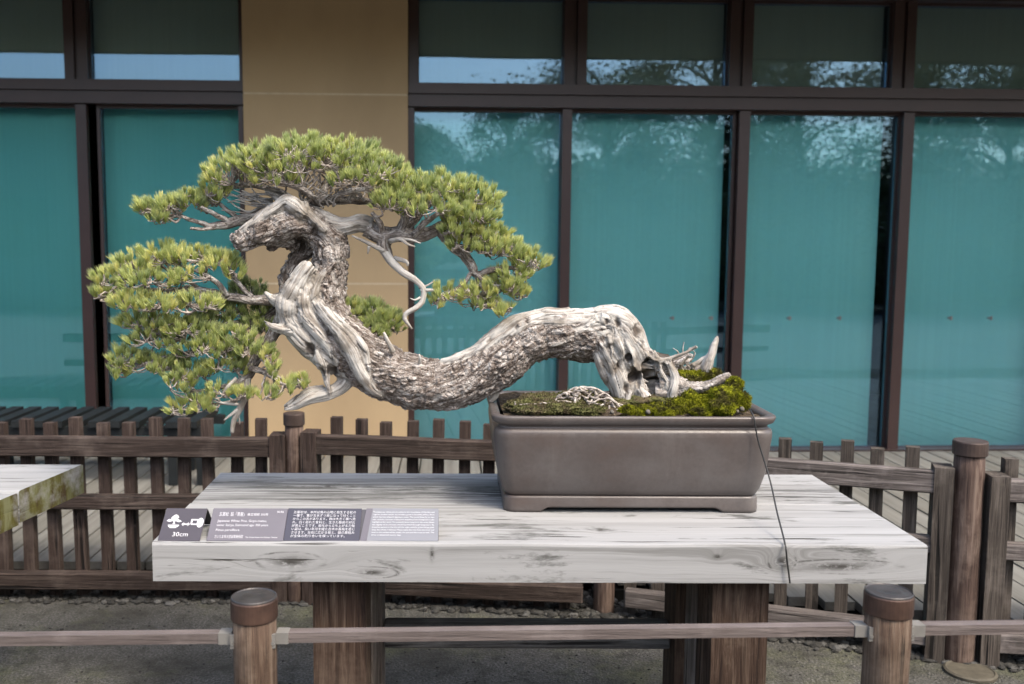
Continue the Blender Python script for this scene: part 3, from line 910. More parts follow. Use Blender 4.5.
for a, b in ((r0, rm), (rm, r1), (r1, r1b), (r1b, r2), (r2, r3), (r3, r0)):
    for k in range(n): bm.faces.new((a[k], a[(k + 1) % n], b[(k + 1) % n], b[k]))
bmesh.ops.recalc_face_normals(bm, faces=bm.faces)
obj('foot_band', bm, mp.m, pot, local=True, smooth=True)
# soil
ms = NT('dark_potting_soil', 0.95, 0.1)
s1 = ms.noise(ms.coord((120, 120, 120)), 1, 5, 0.7)
ms.color(ms.ramp(s1, [(0.35, (.030, .022, .015)), (0.55, (.085, .065, .045)), (0.7, (.19, .16, .12))]))
ms.bump(s1, 1.0, .008)
def soil_h(x, y):
    r = max(abs(x) / HW, abs(y) / HD)
    return H - .012 + .022 * max(0, 1 - r * r) + .010 * noise.noise(Vector((x * 14, y * 14, 0))) + .004 * noise.noise(Vector((x * 60, y * 60, 3)))
bm = grid_noise_mesh(-HW + .03, HW - .03, -HD + .03, HD - .03, 110, 70, soil_h)
obj('soil', bm, ms.m, pot, local=True, smooth=True)
# moss
mm_ = NT('bright_green_moss', 0.95, 0.1)
n1 = mm_.noise(mm_.coord((300, 300, 300)), 1, 4, .7); n2 = mm_.noise(mm_.coord((22, 22, 22)), 1, 4, .6)
mc = mm_.ramp(n1, [(0.3, (.065, .075, .008)), (0.5, (.20, .215, .012)), (0.7, (.38, .37, .035))])
mc = mm_.mix(mm_.ramp(n2, [(0.43, .92), (0.53, 0)]), mc, (.055, .048, .018))
mm_.color(mc); mm_.bump(n1, 1.0, .006)
mmd = NT('dull_olive_moss', 0.95, 0.1)
n1 = mmd.noise(mmd.coord((220, 220, 220)), 1, 4, .7); n2 = mmd.noise(mmd.coord((30, 30, 30)), 1, 4, .6)
mc = mmd.ramp(n1, [(0.3, (.035, .038, .014)), (0.5, (.095, .10, .035)), (0.7, (.20, .19, .085))])
mc = mmd.mix(mmd.ramp(n2, [(0.42, .8), (0.58, 0)]), mc, (.10, .075, .05))
mmd.color(mc); mmd.bump(n1, 1.0, .006)
def potp(px, py, dy):                                      # pixel at a plane dy behind the pot's front rim
    return aty(px, py, pcy - HD + dy)
PX = lambda y: y / F                                       # metres per pixel at distance y
mossn = [0]
def fuzz(pts, nrm, hmin, hmax, mat, name, parent, count):
    """short upright moss leaves on a surface"""
    V, Fc = [], []
    for i in range(count):
        k = rnd.randrange(len(pts)); p = pts[k]; n_ = nrm[k]
        d = (n_ + Vector((rnd.gauss(0, .45), rnd.gauss(0, .45), rnd.gauss(0, .35)))).normalized()
        s = d.cross(Vector((rnd.gauss(0, 1), rnd.gauss(0, 1), rnd.gauss(0, 1)))).normalized() * .0011
        h = rnd.uniform(hmin, hmax); p = p + Vector((rnd.gauss(0, .0012), rnd.gauss(0, .0012), rnd.gauss(0, .001)))
        b = len(V); V += [p - s, p + s, p + d * h]; Fc.append((b, b + 1, b + 2))
    return V, Fc
def moss(px, py, dy, rx, rz, bright=True, ry=None):
    c = potp(px, py, dy); k = PX(c.y)
    rx *= k; rz *= k; ry = ry * k if ry else rx * .9
    bm = bmesh.new(); bmesh.ops.create_icosphere(bm, subdivisions=4, radius=1)
    mossn[0] += 1
    for v in bm.verts:
        d = v.co.normalized()
        q = 1 + .34 * noise.noise(d * 2.1 + Vector((mossn[0] * 5, 0, 0))) + .20 * noise.noise(d * 4.5 + Vector((mossn[0], 0, 9))) + .08 * noise.noise(d * 11)
        v.co = Vector((d.x * rx * q, d.y * ry * q, d.z * rz * q)) + c
    bm.normal_update()
    pts = [v.co.copy() for v in bm.verts]; nr = [v.normal.copy() for v in bm.verts]
    me = bpy.data.meshes.new('moss_mound'); bm.to_mesh(me); bm.free()
    V0 = [v.co.copy() for v in me.vertices]; F0 = [tuple(p.vertices) for p in me.polygons]
    V, Fc = fuzz(pts, nr, .002, .0062, None, '', None, 3600)
    off = len(V0)
    me2 = bpy.data.meshes.new('moss_mound'); me2.from_pydata(V0 + V, [], F0 + [tuple(i + off for i in f) for f in Fc])
    bpy.data.meshes.remove(me)
    link('moss_mound', me2, mm_.m if bright else mmd.m, pot, smooth=True)
for a in [(655, 410, .10, 14, 6), (676, 407, .06, 10, 9), (690, 402, .08, 9, 11), (704, 404, .09, 10, 8), (724, 398, .07, 13, 12), (741, 401, .06, 8, 9), (722, 407, .04, 13, 7),
          (688, 377, .17, 17, 6), (706, 374, .18, 15, 7), (712, 394, .14, 16, 11), (640, 411, .06, 11, 5), (664, 412, .04, 10, 4), (700, 412, .04, 10, 4), (628, 411, .05, 8, 5), (734, 385, .10, 8, 7)]:
    moss(*a)
for a in [(545, 402, .14, 28, 8, False), (525, 406, .10, 20, 7, False), (560, 407, .06, 22, 6, False), (600, 405, .16, 40, 9, False), (580, 402, .12, 22, 12, False), (650, 400, .20, 45, 12, False), (690, 402, .2, 40, 16, False),
          (585, 410, .05, 18, 4, False), (535, 410, .05, 20, 5, False)]:
    moss(*a)
# pebbles among the moss
peb = plain('pale_grit', (.11, .10, .085), .8, .2, 0, .3, 60)
for px, py in ((731, 412), (737, 411), (726, 413), (695, 412), (742, 409), (612, 412), (648, 412)):
    c = potp(px, py, .035); bm = bmesh.new(); bmesh.ops.create_icosphere(bm, subdivisions=2, radius=.003 + rnd.random() * .003)
    for v in bm.verts: v.co *= 1 + .25 * noise.noise(v.co * 200)
    bm.transform(Matrix.Translation(c)); obj('pebble', bm, peb, pot, smooth=True)

# ------------------------------------------------------------------ bonsai
YTR = pcy + 0.0                                            # depth of the tree's main plane
KT = YTR / F
pine = empty('bonsai_pine', 'slanting old white pine with twisted silver deadwood trunk and flat green needle pads', 'bonsai tree', (aty(640, 400, YTR).x, YTR, H + ZT - .01), 0)
def T(px, py, dy=0.0): return aty(px, py, YTR + dy)
# wood material, driven by the attributes grain (along, around) and bark (1 bark, 0 bare wood)
mt = NT('old_pine_wood', 0.82, 0.2)
ab = mt.n('ShaderNodeAttribute', attribute_name='bark'); BK = ab.outputs['Fac']
gr = mt.coord((7, 95, 95), attr='grain'); gf = mt.noise(gr, 1, 6, .62, .5)
gr2 = mt.coord((14, 240, 240), attr='grain'); gf2 = mt.noise(gr2, 1, 4, .6)
dw = mt.ramp(gf, [(0.28, (.14, .12, .105)), (0.40, (.31, .28, .25)), (0.52, (.43, .41, .38)), (0.75, (.51, .495, .47))])
dw = mt.mix(mt.ramp(gf2, [(0.33, .55), (0.45, 0)]), dw, (0.085, 0.0725, 0.0625))
big = mt.noise(mt.coord((13, 13, 13)), 1, 5, .6)
dw = mt.mix(mt.ramp(big, [(0.38, .75), (0.52, 0)]), dw, (0.162, 0.135, 0.105))
bc = mt.coord((60, 60, 60)); dist = mt.n('ShaderNodeVectorMath', operation='ADD')
nz = mt.n('ShaderNodeTexNoise'); nz.inputs['Scale'].default_value = 1.3; mt.l(bc, nz.inputs['Vector'])
mt.l(bc, dist.inputs[0]); mt.l(nz.outputs['Color'], dist.inputs[1])
vb = mt.voro(dist.outputs[0], 1.0, 'DISTANCE_TO_EDGE')
bn_ = mt.noise(mt.coord((38, 120, 120), attr='grain'), 1, 7, .72, .6); bn2 = mt.noise(mt.coord((28, 28, 28)), 1, 4, .6)
bk = mt.ramp(bn_, [(0.36, (.030, .022, .018)), (0.45, (.15, .122, .105)), (0.53, (.33, .295, .27)), (0.62, (.56, .53, .50))])
bk = mt.mix(mt.ramp(gf, [(0.34, .75), (0.47, 0)]), bk, (.075, .058, .050))
bk = mt.mix(mt.ramp(bn2, [(0.36, .5), (0.5, 0)]), bk, (.15, .115, .095))
cav = mt.n('ShaderNodeAttribute', attribute_name='crack')
wc = mt.mix(BK, dw, bk)
wc = mt.mix(mt.math('MULTIPLY', cav.outputs['Fac'], .92), wc, (.07, .055, .045))  # mask holds fissures plus the painted shade of the carved hollows
mt.color(wc)
hgt = mt.n('ShaderNodeMix', data_type='FLOAT')
mt.l(BK, hgt.inputs[0]); mt.l(mt.math('ADD', mt.math('MULTIPLY', gf, .7), mt.math('MULTIPLY', gf2, .4)), hgt.inputs[2])
mt.l(mt.math('ADD', bn_, mt.math('MINIMUM', mt.math('MULTIPLY', vb, 3.0), .5)), hgt.inputs[3])
mt.bump(hgt.outputs[0], .9, .005)

def ss(a, b, x):
    t = max(0.0, min(1.0, (x - a) / (b - a))); return t * t * (3 - 2 * t)

# strands: (points (px, py, dy), radii px, barkiness 0..1)
W = []
def S(pts, bark, flat=1.0): W.append((pts, bark))
# main lower trunk (bark core), from the knob at the right to the turn at the left
S([(612, 340, .0, 26), (590, 335, .0, 26), (565, 334, .0, 25), (542, 336, .0, 23), (520, 346, .0, 25), (497, 362, .0, 27), (468, 378, .0, 27), (436, 385, .0, 27), (405, 380, 0, 28), (378, 369, 0, 29),
   (352, 350, .0, 30), (334, 326, .0, 27), (326, 300, .0, 22), (328, 277, .0, 19), (331, 258, .0, 17)], 1)
# bare strip over the top of the right half
S([(600, 326, -.01, 20), (565, 323, -.015, 16), (540, 321, -.015, 13), (517, 328, -.015, 14), (497, 340, -.02, 13), (478, 351, -.02, 9), (455, 360, -.02, 6), (440, 361, -.02, 3)], 0)
# left bare sweep: from the stub down and round into the lower trunk
S([(310, 266, -.04, 9), (303, 276, -.045, 11), (295, 290, -.045, 12), (289, 304, -.04, 14), (291, 318, -.03, 15), (300, 332, -.03, 14), (312, 346, -.03, 12), (328, 360, -.03, 9), (340, 372, -.025, 7)], 0)
S([(306, 286, -.05, 7), (303, 302, -.055, 8), (307, 318, -.055, 8.5), (320, 334, -.055, 8), (331, 349, -.055, 7), (338, 362, -.05, 5)], 0)
S([(292, 330, -.02, 9), (306, 343, -.02, 12), (320, 356, -.02, 11), (332, 370, -.02, 8)], 0)
S([(318, 302, -.055, 6), (329, 317, -.065, 8), (342, 333, -.07, 10), (352, 350, -.07, 10.5), (359, 368, -.065, 9), (370, 386, -.055, 7), (382, 397, -.045, 4)], 0)
S([(326, 308, -.06, 3.5), (340, 320, -.07, 4.5), (354, 334, -.075, 4), (364, 350, -.075, 4), (367, 368, -.07, 3.5)], 0)
S([(334, 262, -.03, 5), (318, 284, -.045, 6), (314, 302, -.05, 6), (325, 320, -.055, 5)], 0)
S([(298, 318, -.01, 14), (314, 338, -.015, 18), (332, 356, -.015, 17), (346, 372, -.01, 12)], 0)
# spikes
S([(292, 300, -.03, 10), (276, 300, -.03, 7), (264, 292, -.03, 2.5)], 0)
S([(300, 330, -.04, 10), (284, 329, -.05, 7), (272, 326, -.06, 4), (263, 320, -.06, 1.8)], 0)
S([(318, 352, -.04, 9), (324, 370, -.045, 6.5), (327, 383, -.045, 4), (330, 394, -.045, 2.2)], 0)
# low dead jin
S([(352, 372, -.02, 9), (344, 384, -.02, 8), (330, 392, -.025, 7.5), (312, 397, -.03, 7), (298, 404, -.03, 5), (284, 409, -.03, 1.6)], 0)
S([(325, 388, -.02, 5.5), (310, 390, -.02, 5), (297, 398, -.02, 4), (284, 407, -.02, 1.6)], 0)
# upper trunk
S([(331, 258, .0, 18), (330, 242, .0, 19), (318, 228, .0, 18), (302, 216, 0, 16), (288, 208, 0, 11)], 1)
# horse head
S([(312, 226, -.01, 16), (296, 222, -.02, 17), (276, 226, -.03, 17), (258, 233, -.04, 15), (244, 240, -.045, 12), (234, 243, -.05, 8.5)], 1)
S([(306, 212, -.02, 10), (290, 208, -.03, 11), (272, 214, -.04, 10), (254, 224, -.05, 8), (240, 234, -.055, 6)], 0)
S([(300, 245, .02, 9), (282, 240, .0, 8), (266, 246, -.01, 6)], 1)
S([(290, 212, -.02, 9), (285, 203, -.02, 7), (274, 196, -.02, 3.5), (264, 192, -.02, 1.8)], 0)
S([(304, 214, -.05, 7), (294, 205, -.055, 8.5), (285, 201, -.055, 7.5), (276, 207, -.06, 6), (262, 217, -.065, 4.5), (250, 227, -.065, 3)], 0)
S([(292, 206, -.04, 5), (306, 212, -.05, 5), (318, 224, -.055, 4.5), (326, 232, -.055, 3.5)], 0)
S([(310, 215, -.04, 5), (307, 207, -.045, 4.5), (305, 200, -.045, 3.5)], 0)
# arm to the right
S([(312, 216, -.0, 12), (328, 222, -.01, 10.5), (344, 226, -.01, 10), (360, 224, -.01, 10), (372, 227, -.01, 10)], 0)
# back dark bark stub, left of the neck
S([(318, 240, .03, 12), (298, 258, .04, 9), (289, 272, .04, 8), (286, 288, .04, 7), (288, 303, .03, 6)], 1)
# right end: knob and flared base
S([(598, 322, -.01, 18), (612, 322, -.02, 18), (625, 332, -.025, 18), (634, 350, -.025, 17), (638, 372, -.02, 18), (636, 392, -.01, 22), (634, 412, 0, 26)], 0)
S([(604, 340, -.03, 14), (612, 358, -.035, 14), (618, 376, -.035, 13), (622, 396, -.03, 12), (622, 412, -.02, 13)], 0)
S([(604, 315, -.02, 11), (618, 318, -.01, 12), (630, 332, .0, 10), (641, 348, .0, 9), (653, 360, .0, 8), (662, 378, 0, 9), (667, 404, 0, 11)], 0)
S([(600, 318, -.045, 7), (612, 322, -.05, 6), (618, 340, -.055, 5.5), (626, 358, -.055, 5), (634, 372, -.05, 3)], 0)
for a_ in ([(616, 338, -.062, 4), (621, 350, -.066, 3.2), (624, 362, -.062, 1)], [(609, 336, -.06, 4), (611, 352, -.062, 3.4), (616, 368, -.058, 1.2)], [(626, 342, -.064, 3.6), (632, 356, -.068, 3), (634, 368, -.064, 1)],
           [(597, 350, -.04, 6), (601, 364, -.04, 6), (607, 380, -.035, 5), (612, 392, -.03, 3)], [(640, 388, -.055, 6), (644, 398, -.06, 8), (642, 408, -.06, 8)], [(628, 392, -.055, 5), (626, 402, -.06, 6)],
           [(652, 350, -.05, 4), (660, 366, -.062, 3.6), (662, 382, -.066, 3), (661, 398, -.06, 2.4)]):
    S(a_, 0)
S([(592, 322, -.045, 6), (582, 330, -.05, 4.5), (570, 339, -.055, 3.5), (549, 347, -.06, 1.2)], 0)
S([(628, 330, -.05, 6), (640, 346, -.055, 6), (647, 360, -.055, 5), (652, 372, -.05, 2.5)], 0)
S([(645, 355, -.05, 5), (656, 361, -.06, 5), (668, 359, -.065, 3), (686, 352, -.07, 2.2), (697, 346, -.07, 2.2)], 0)
S([(656, 356, -.06, 4.5), (660, 372, -.065, 5), (668, 390, -.06, 5.5), (670, 408, -.05, 6)], 0)
S([(668, 362, -.07, 4), (675, 378, -.07, 5), (672, 395, -.07, 5.5), (674, 410, -.06, 6)], 0)
S([(560, 352, -.0, 8), (585, 358, .0, 6), (600, 352, 0, 6)], 1)

samples = []        # position, tangent, up, radius, s, bark
bm = bmesh.new()
kdpts = []
for wi, (pts, bark) in enumerate(W):
    P = [T(p[0], p[1], p[2]) for p in pts]; R = [p[3] * KT for p in pts]
    C, RR = crom(P, R, 8)
    RR = [r * (1 + .07 * noise.noise(Vector((i * .35, wi * 3.1, 0)))) for i, r in enumerate(RR)]
    C = [c + Vector((0, noise.noise(Vector((i * .2, wi * 7.7, 4))) * .006, 0)) for i, c in enumerate(C)]
    tube(bm, C, RR, 14)
    s = wi * 1.7; up = None; prev = None
    for i, c in enumerate(C):
        t = (C[min(i + 1, len(C) - 1)] - C[max(i - 1, 0)]).normalized()
        if up is None: up = Vector((0, 1, 0)); up = (up - t * up.dot(t)).normalized()
        else: up = prev.rotation_difference(t) @ up; up = (up - t * up.dot(t)).normalized()
        if i: s += (c - C[i - 1]).length
        prev = t
        samples.append((c, t, up, t.cross(up), RR[i], s, bark, wi))
me = bpy.data.meshes.new('trunk_raw'); bm.to_mesh(me); bm.free()
tmp = bpy.data.objects.new('trunk_raw', me); COL.objects.link(tmp)
md_ = tmp.modifiers.new('r', 'REMESH'); md_.mode = 'VOXEL'; md_.voxel_size = 0.0024; md_.adaptivity = 0
s_ = tmp.modifiers.new('s', 'SMOOTH'); s_.iterations = 4; s_.factor = .5
dg = bpy.context.evaluated_depsgraph_get()
tm = bpy.data.meshes.new_from_object(tmp.evaluated_get(dg))
bpy.data.objects.remove(tmp); bpy.data.meshes.remove(me)
N = len(tm.vertices); print('trunk verts', N)
co = np.empty(N * 3); tm.vertices.foreach_get('co', co); co = co.reshape(-1, 3)
no = np.empty(N * 3); tm.vertex_normals.foreach_get('vector', no); no = no.reshape(-1, 3)
SP = np.array([tuple(s[0]) for s in samples]); ST = np.array([tuple(s[1]) for s in samples]); SU = np.array([tuple(s[2]) for s in samples]); SS = np.array([tuple(s[3]) for s in samples])
SR = np.array([s[4] for s in samples]); SL = np.array([s[5] for s in samples]); SB = np.array([s[6] for s in samples], float); SW = np.array([s[7] for s in samples])
grain = np.zeros((N, 3)); bark = np.zeros(N); crack = np.zeros(N); disp = np.zeros(N)
for a in range(0, N, 4000):
    c = co[a:a + 4000]
    d = np.linalg.norm(c[:, None, :] - SP[None], axis=2) - SR[None]
    idx = d.argmin(1); dm = d.min(1)
    # bark from soft nearest
    w = np.exp(-(d - dm[:, None]) / .0035); w /= w.sum(1, keepdims=True)
    bark[a:a + 4000] = (w * SB[None]).sum(1)
    rel = c - SP[idx]; s = SL[idx] + (rel * ST[idx]).sum(1); u = (rel * SU[idx]).sum(1); v = (rel * SS[idx]).sum(1)
    ang = np.arctan2(v, u) + s * 3.5
    rr = SR[idx]
    grain[a:a + 4000, 0] = s; grain[a:a + 4000, 1] = np.cos(ang) * rr; grain[a:a + 4000, 2] = np.sin(ang) * rr
NN = noise.noise
for i in range(N):
    p = Vector(co[i]); g = grain[i]
    bq = bark[i] + .70 * NN(Vector((g[0] * 14, g[1] * 45, g[2] * 45))) + .35 * NN(p * 60)
    bq = ss(.30, .66, bq); bark[i] = bq
    # bare wood: ridges along the grain
    gq = Vector((g[0] * 7, g[1] * 62, g[2] * 62))
    a1 = NN(gq); a2 = NN(Vector((g[0] * 16, g[1] * 260, g[2] * 260)))
    rid = 1 - abs(a1) * 2.2
    dwd = .0030 * a1 + .0009 * a2 - .0040 * max(0, rid - .80) / .20
    ck1 = max(0, rid - .84) / .16 * ss(-.1, .2, NN(p * 20 + Vector((3, 3, 3))))
    # bark: plates
    wv = Vector((NN(p * 45), NN(p * 45 + Vector((5, 0, 0))), NN(p * 45 + Vector((0, 5, 0))))) * 1.1
    dd_, _p = noise.voronoi(Vector((g[0] * 30, g[1] * 62, g[2] * 62)) + wv)
    e = min(1.0, (dd_[1] - dd_[0]) * 2.6)
    pl = ss(-.25, .25, NN(p * 22 + Vector((9, 2, 1))))
    lift = noise.cell(_p[0] * 3.7)                          # plates sit at different heights
    bkd = .0056 * (e - .6) * (.35 + .65 * pl) + .0030 * (lift - .5) * min(1, e * 2) + .0020 * NN(p * 110) + .0045 * NN(p * 26) + .0010 * a2
    ck2 = (1 - min(1.0, e * 2.4)) * (.25 + .75 * pl)
    disp[i] = dwd * (1 - bq) + bkd * bq + .004 * NN(p * 18) + (-.0018 * (1 - bq))
    crack[i] = ck1 * (1 - bq) * .9 + ck2 * bq * .85
    # a few deep hollows with their shade tinted into the colour, in the bare wood at the right end and near the turn
for (px, py, dy, r, dep) in ((617, 322, -.05, 4, .010), (637, 330, -.05, 6, .012), (644, 347, -.05, 4, .010), (650, 370, -.05, 9, .05), (655, 384, -.05, 7, .05), (608, 347, -.05, 3.5, .008), (606, 321, -.05, 2.5, .006),
                            (322, 372, -.04, 6, .01), (334, 372, -.04, 6, .012), (634, 376, -.05, 7, .03), (627, 358, -.05, 4, .012), (618, 366, -.05, 4, .014), (626, 388, -.05, 5, .008), (310, 350, -.05, 6, .010), (300, 246, .0, 6, .008), (316, 232, -.02, 5, .006)):
    c = np.array(tuple(T(px, py, dy))); dxy = np.hypot(co[:, 0] - c[0], (co[:, 2] - c[2]) * .7)
    r *= KT
    jit = np.array([NN(Vector(q) * 90) for q in co[(dxy < r * 2.2)]])
    m_ = dxy < r * 2.2
    fac = np.clip(1 - (dxy[m_] / (r * (1 + .5 * jit))) ** 2, 0, 1) * (no[m_, 1] < .2)
    disp[m_] -= dep * fac; crack[m_] = np.maximum(crack[m_], fac * 1.3)
co2 = co + no * disp[:, None]
tm.vertices.foreach_set('co', co2.ravel())
tm.attributes.new('bark', 'FLOAT', 'POINT').data.foreach_set('value', bark)
tm.attributes.new('crack', 'FLOAT', 'POINT').data.foreach_set('value', np.clip(crack, 0, 1))
tm.attributes.new('grain', 'FLOAT_VECTOR', 'POINT').data.foreach_set('vector', grain.ravel())
tm.update()
trunk = link('trunk', tm, mt.m, pine, smooth=True)

def wood_tubes(name, chains, mat_bark, parent, n=8, sub=6, jitter=.0015, rough=.0):
    """several tubes in one mesh, with grain and bark attributes; chains: (world points, radii in metres, bark)"""
    bm = bmesh.new()
    lb = bm.verts.layers.float.new('bark'); lg = bm.verts.layers.float_vector.new('grain'); lc = bm.verts.layers.float.new('crack')
    for ci, (P, R, bk_) in enumerate(chains):
        C, RR = crom(P, R, sub)
        C = [c + Vector((NN(c * 40 + Vector((ci, 0, 0))), NN(c * 40 + Vector((0, ci, 7))), NN(c * 40 + Vector((3, 0, ci))))) * jitter for c in C]
        start = len(bm.verts)
        bm.verts.ensure_lookup_table()
        tube(bm, C, RR, n)
        bm.verts.ensure_lookup_table()
        s = 0
        for i in range(len(C)):
            if i: s += (C[i] - C[i - 1]).length
            for k in range(n):
                v = bm.verts[start + i * n + k]
                a = 2 * math.pi * k / n
                v[lb] = bk_; v[lg] = (s + ci * .37, math.cos(a) * RR[i], math.sin(a) * RR[i])
                if rough > 0:
                    q = (v.co - C[i])
                    rs = 1 + rough * .9 * NN(Vector((s * 22 + ci * 5, ci * 3.3, 1))) + rough * NN(Vector((s * 9, math.cos(a) * 2.6 + ci, math.sin(a) * 2.6))) + rough * .35 * NN(v.co * 260)
                    v.co = C[i] + q * max(.35, rs)
    me = bpy.data.meshes.new(name); bm.normal_update(); bm.to_mesh(me); bm.free()
    return link(name, me, mat_bark, parent, smooth=True)

def chain(pts, bark):
    return ([T(p[0], p[1], p[2]) for p in pts], [p[3] * KT for p in pts], bark)

# dead branches of the crown and the driftwood-like roots
wood_tubes('dead_branch', [
    chain([(383, 248, -.01, 5), (392, 262, -.02, 4.5), (404, 273, -.03, 4), (416, 281, -.03, 3.2), (423, 288, -.03, 3), (422, 301, -.03, 3), (416, 308, -.035, 2.8), (406, 314, -.035, 2.4), (406, 321, -.035, 2), (412, 329, -.035, .8)], 0),
    chain([(421, 291, -.03, 2.2), (430, 290, -.03, 1.6), (440, 291, -.02, 1.2)], 0), chain([(419, 288, -.03, 1.5), (428, 285, -.03, 1), (434, 281, -.02, .6)], 0),
    chain([(420, 298, -.03, 1.5), (415, 300, -.04, .9), (410, 298, -.04, .4)], 0), chain([(410, 278, -.03, 1.3), (416, 276, -.03, .5)], 0),
    chain([(384, 250, -.02, 3), (372, 245, -.03, 2.2), (362, 240, -.03, 1.5), (352, 236, -.03, .8)], 0), chain([(395, 258, -.02, 2.5), (406, 262, -.04, 2), (408, 266, -.04, 1)], 0),
    chain([(369, 246, -.03, 1.8), (368, 254, -.03, .8)], 0)], mt.m, pine, sub=5, rough=.12)['label'] = 'thin white dead branch hanging down like a hook'
wood_tubes('dead_branch', [
    chain([(390, 241, -.03, 2.5), (400, 239, -.05, 2), (408, 244, -.06, 1.4), (415, 247, -.06, .7)], 0), chain([(400, 239, -.05, 1.6), (412, 240, -.06, 1), (421, 243, -.06, .6)], 0)], mt.m, pine, sub=5, rough=.15)
wood_tubes('root_stub', [
    chain([(700, 382, -.03, 3.5), (706, 368, -.03, 5.5), (712, 352, -.03, 4), (716, 340, -.03, 2.5), (717, 336, -.03, 1.2)], 0), chain([(704, 374, -.03, 3.5), (710, 358, -.035, 3), (714, 343, -.035, 1.5)], .2)], mt.m, pine, n=16, sub=12, rough=.55)['label'] = 'upright pointed silver stub at the right end'
wood_tubes('root_stub', [
    chain([(660, 384, -.05, 8), (678, 384, -.06, 7), (696, 388, -.07, 5.5), (712, 384, -.08, 4.5), (727, 376, -.08, 3.2), (730, 374, -.08, 2.2)], 0.6),
    chain([(655, 392, -.05, 7), (675, 392, -.06, 5), (690, 389, -.07, 4)], .5)], mt.m, pine, n=16, sub=12, rough=.55)['label'] = 'low grey horizontal root snag over the moss'
sng = []
for i in range(16):
    x0 = rnd.uniform(664, 700); y0 = rnd.uniform(356, 382) ; dy = rnd.uniform(-.05, .04)
    a = rnd.uniform(-.5, .9); L_ = rnd.uniform(10, 22)
    x1 = x0 + L_ * math.cos(a); y1 = y0 - L_ * math.sin(a)
    sng.append(chain([(x0 - 4, y0 + 3, dy, rnd.uniform(2, 4)), ((x0 + x1) / 2 + rnd.gauss(0, 2), (y0 + y1) / 2 + rnd.gauss(0, 2), dy, rnd.uniform(1.8, 3.4)), (x1, y1, dy + rnd.gauss(0, .01), rnd.uniform(.4, 1.6))], rnd.choice((.1, .5, .9))))
for i in range(14):
    x0 = rnd.uniform(672, 716); y0 = rnd.uniform(345, 372); sng.append(chain([(x0, y0 + 8, -.02, .8), (x0 + rnd.gauss(0, 3), y0, -.02, .7), (x0 + rnd.gauss(0, 5), y0 - rnd.uniform(2, 7), -.02, .3)], .3))
for k_ in sng: 
    wood_tubes('root_stub', [k_], mt.m, pine, n=14, sub=8, rough=.6)
mtw = NT('twig_bark', .85, .2)
tn_ = mtw.noise(mtw.coord((90, 90, 90)), 1, 4, .6)
mtw.color(mtw.ramp(tn_, [(0.35, (.14, .115, .10)), (0.5, (.32, .28, .25)), (0.68, (.52, .48, .44))]))
# tangle of fibrous aerial roots
ch = []
for i in range(170):
    x0 = rnd.uniform(548, 620); dy = rnd.uniform(-.13, -.02); r = rnd.uniform(.5, 1.35)
    a = rnd.uniform(0, 6.28); y0 = 409 - rnd.random() * 21 * max(0, 1 - ((x0 - 586) / 36) ** 2)
    p = []
    for k in range(rnd.randint(4, 7)):
        p.append((x0, y0, dy, r * rnd.uniform(.75, 1.1)))
        a += rnd.gauss(0, .9)
        x0 = min(622, max(546, x0 + 6.5 * math.cos(a))); top_ = 409 - 22 * max(0, 1 - ((x0 - 584) / 38) ** 2)
        y0 = min(411, max(top_, y0 + 5 * math.sin(a) + .6)); dy = min(-.015, max(-.14, dy + rnd.gauss(0, .006)))
    p[-1] = (*p[-1][:3], r * .4)
    ch.append(chain(p, .5))
for i in range(40):
    x0 = rnd.uniform(510, 600); dy = rnd.uniform(-.14, -.08); y0 = 410 - rnd.uniform(0, 6)
    p = [(x0, y0, dy, .9)]
    for k in range(4): x0 = max(515, x0 + rnd.uniform(2, 9) * (1 if i % 2 else -1)); p.append((x0, y0 + rnd.uniform(-3, 2), dy, rnd.uniform(.5, 1)))
    ch.append(chain(p, .3))
wood_tubes('fibrous_roots', ch, mtw.m, pine, n=6, sub=4, rough=.1)['label'] = 'tangle of thin grey roots on the soil'
# small surface twig litter and thin snags on the trunk
for c_ in ([(393, 352, -.05, 3), (388, 342, -.06, 2.2), (384, 332, -.06, 1.2)], [(420, 366, -.03, 2), (420, 358, -.05, 1.2), (419, 354, -.05, .6)],
           [(563, 312, -.01, 4), (570, 309, -.01, 2)], [(496, 386, 0, 6), (494, 396, 0, 4.5), (490, 402, 0, 2)]):
    wood_tubes('branch_stub', [chain(c_, 0)], mt.m, pine, n=8, rough=.15)

# crown: each pad has a branch skeleton, lobes of needle tufts, and twigs between them
mn = NT('pine_needles', .42, .4)
ta = mn.n('ShaderNodeAttribute', attribute_name='tint'); sp_ = mn.n('ShaderNodeSeparateXYZ'); mn.l(ta.outputs['Vector'], sp_.inputs[0])
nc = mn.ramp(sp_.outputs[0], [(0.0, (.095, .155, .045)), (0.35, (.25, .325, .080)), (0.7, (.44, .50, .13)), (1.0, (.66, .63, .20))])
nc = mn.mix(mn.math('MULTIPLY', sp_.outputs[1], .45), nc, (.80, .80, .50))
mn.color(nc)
tl = mn.n('ShaderNodeBsdfTranslucent'); mn.l(nc, tl.inputs[0]); mxs = mn.n('ShaderNodeMixShader'); mxs.inputs[0].default_value = .30
outn = mn.t.nodes['Material Output']
mn.l(mn.b.outputs[0], mxs.inputs[1]); mn.l(tl.outputs[0], mxs.inputs[2]); mn.l(mxs.outputs[0], outn.inputs[0])

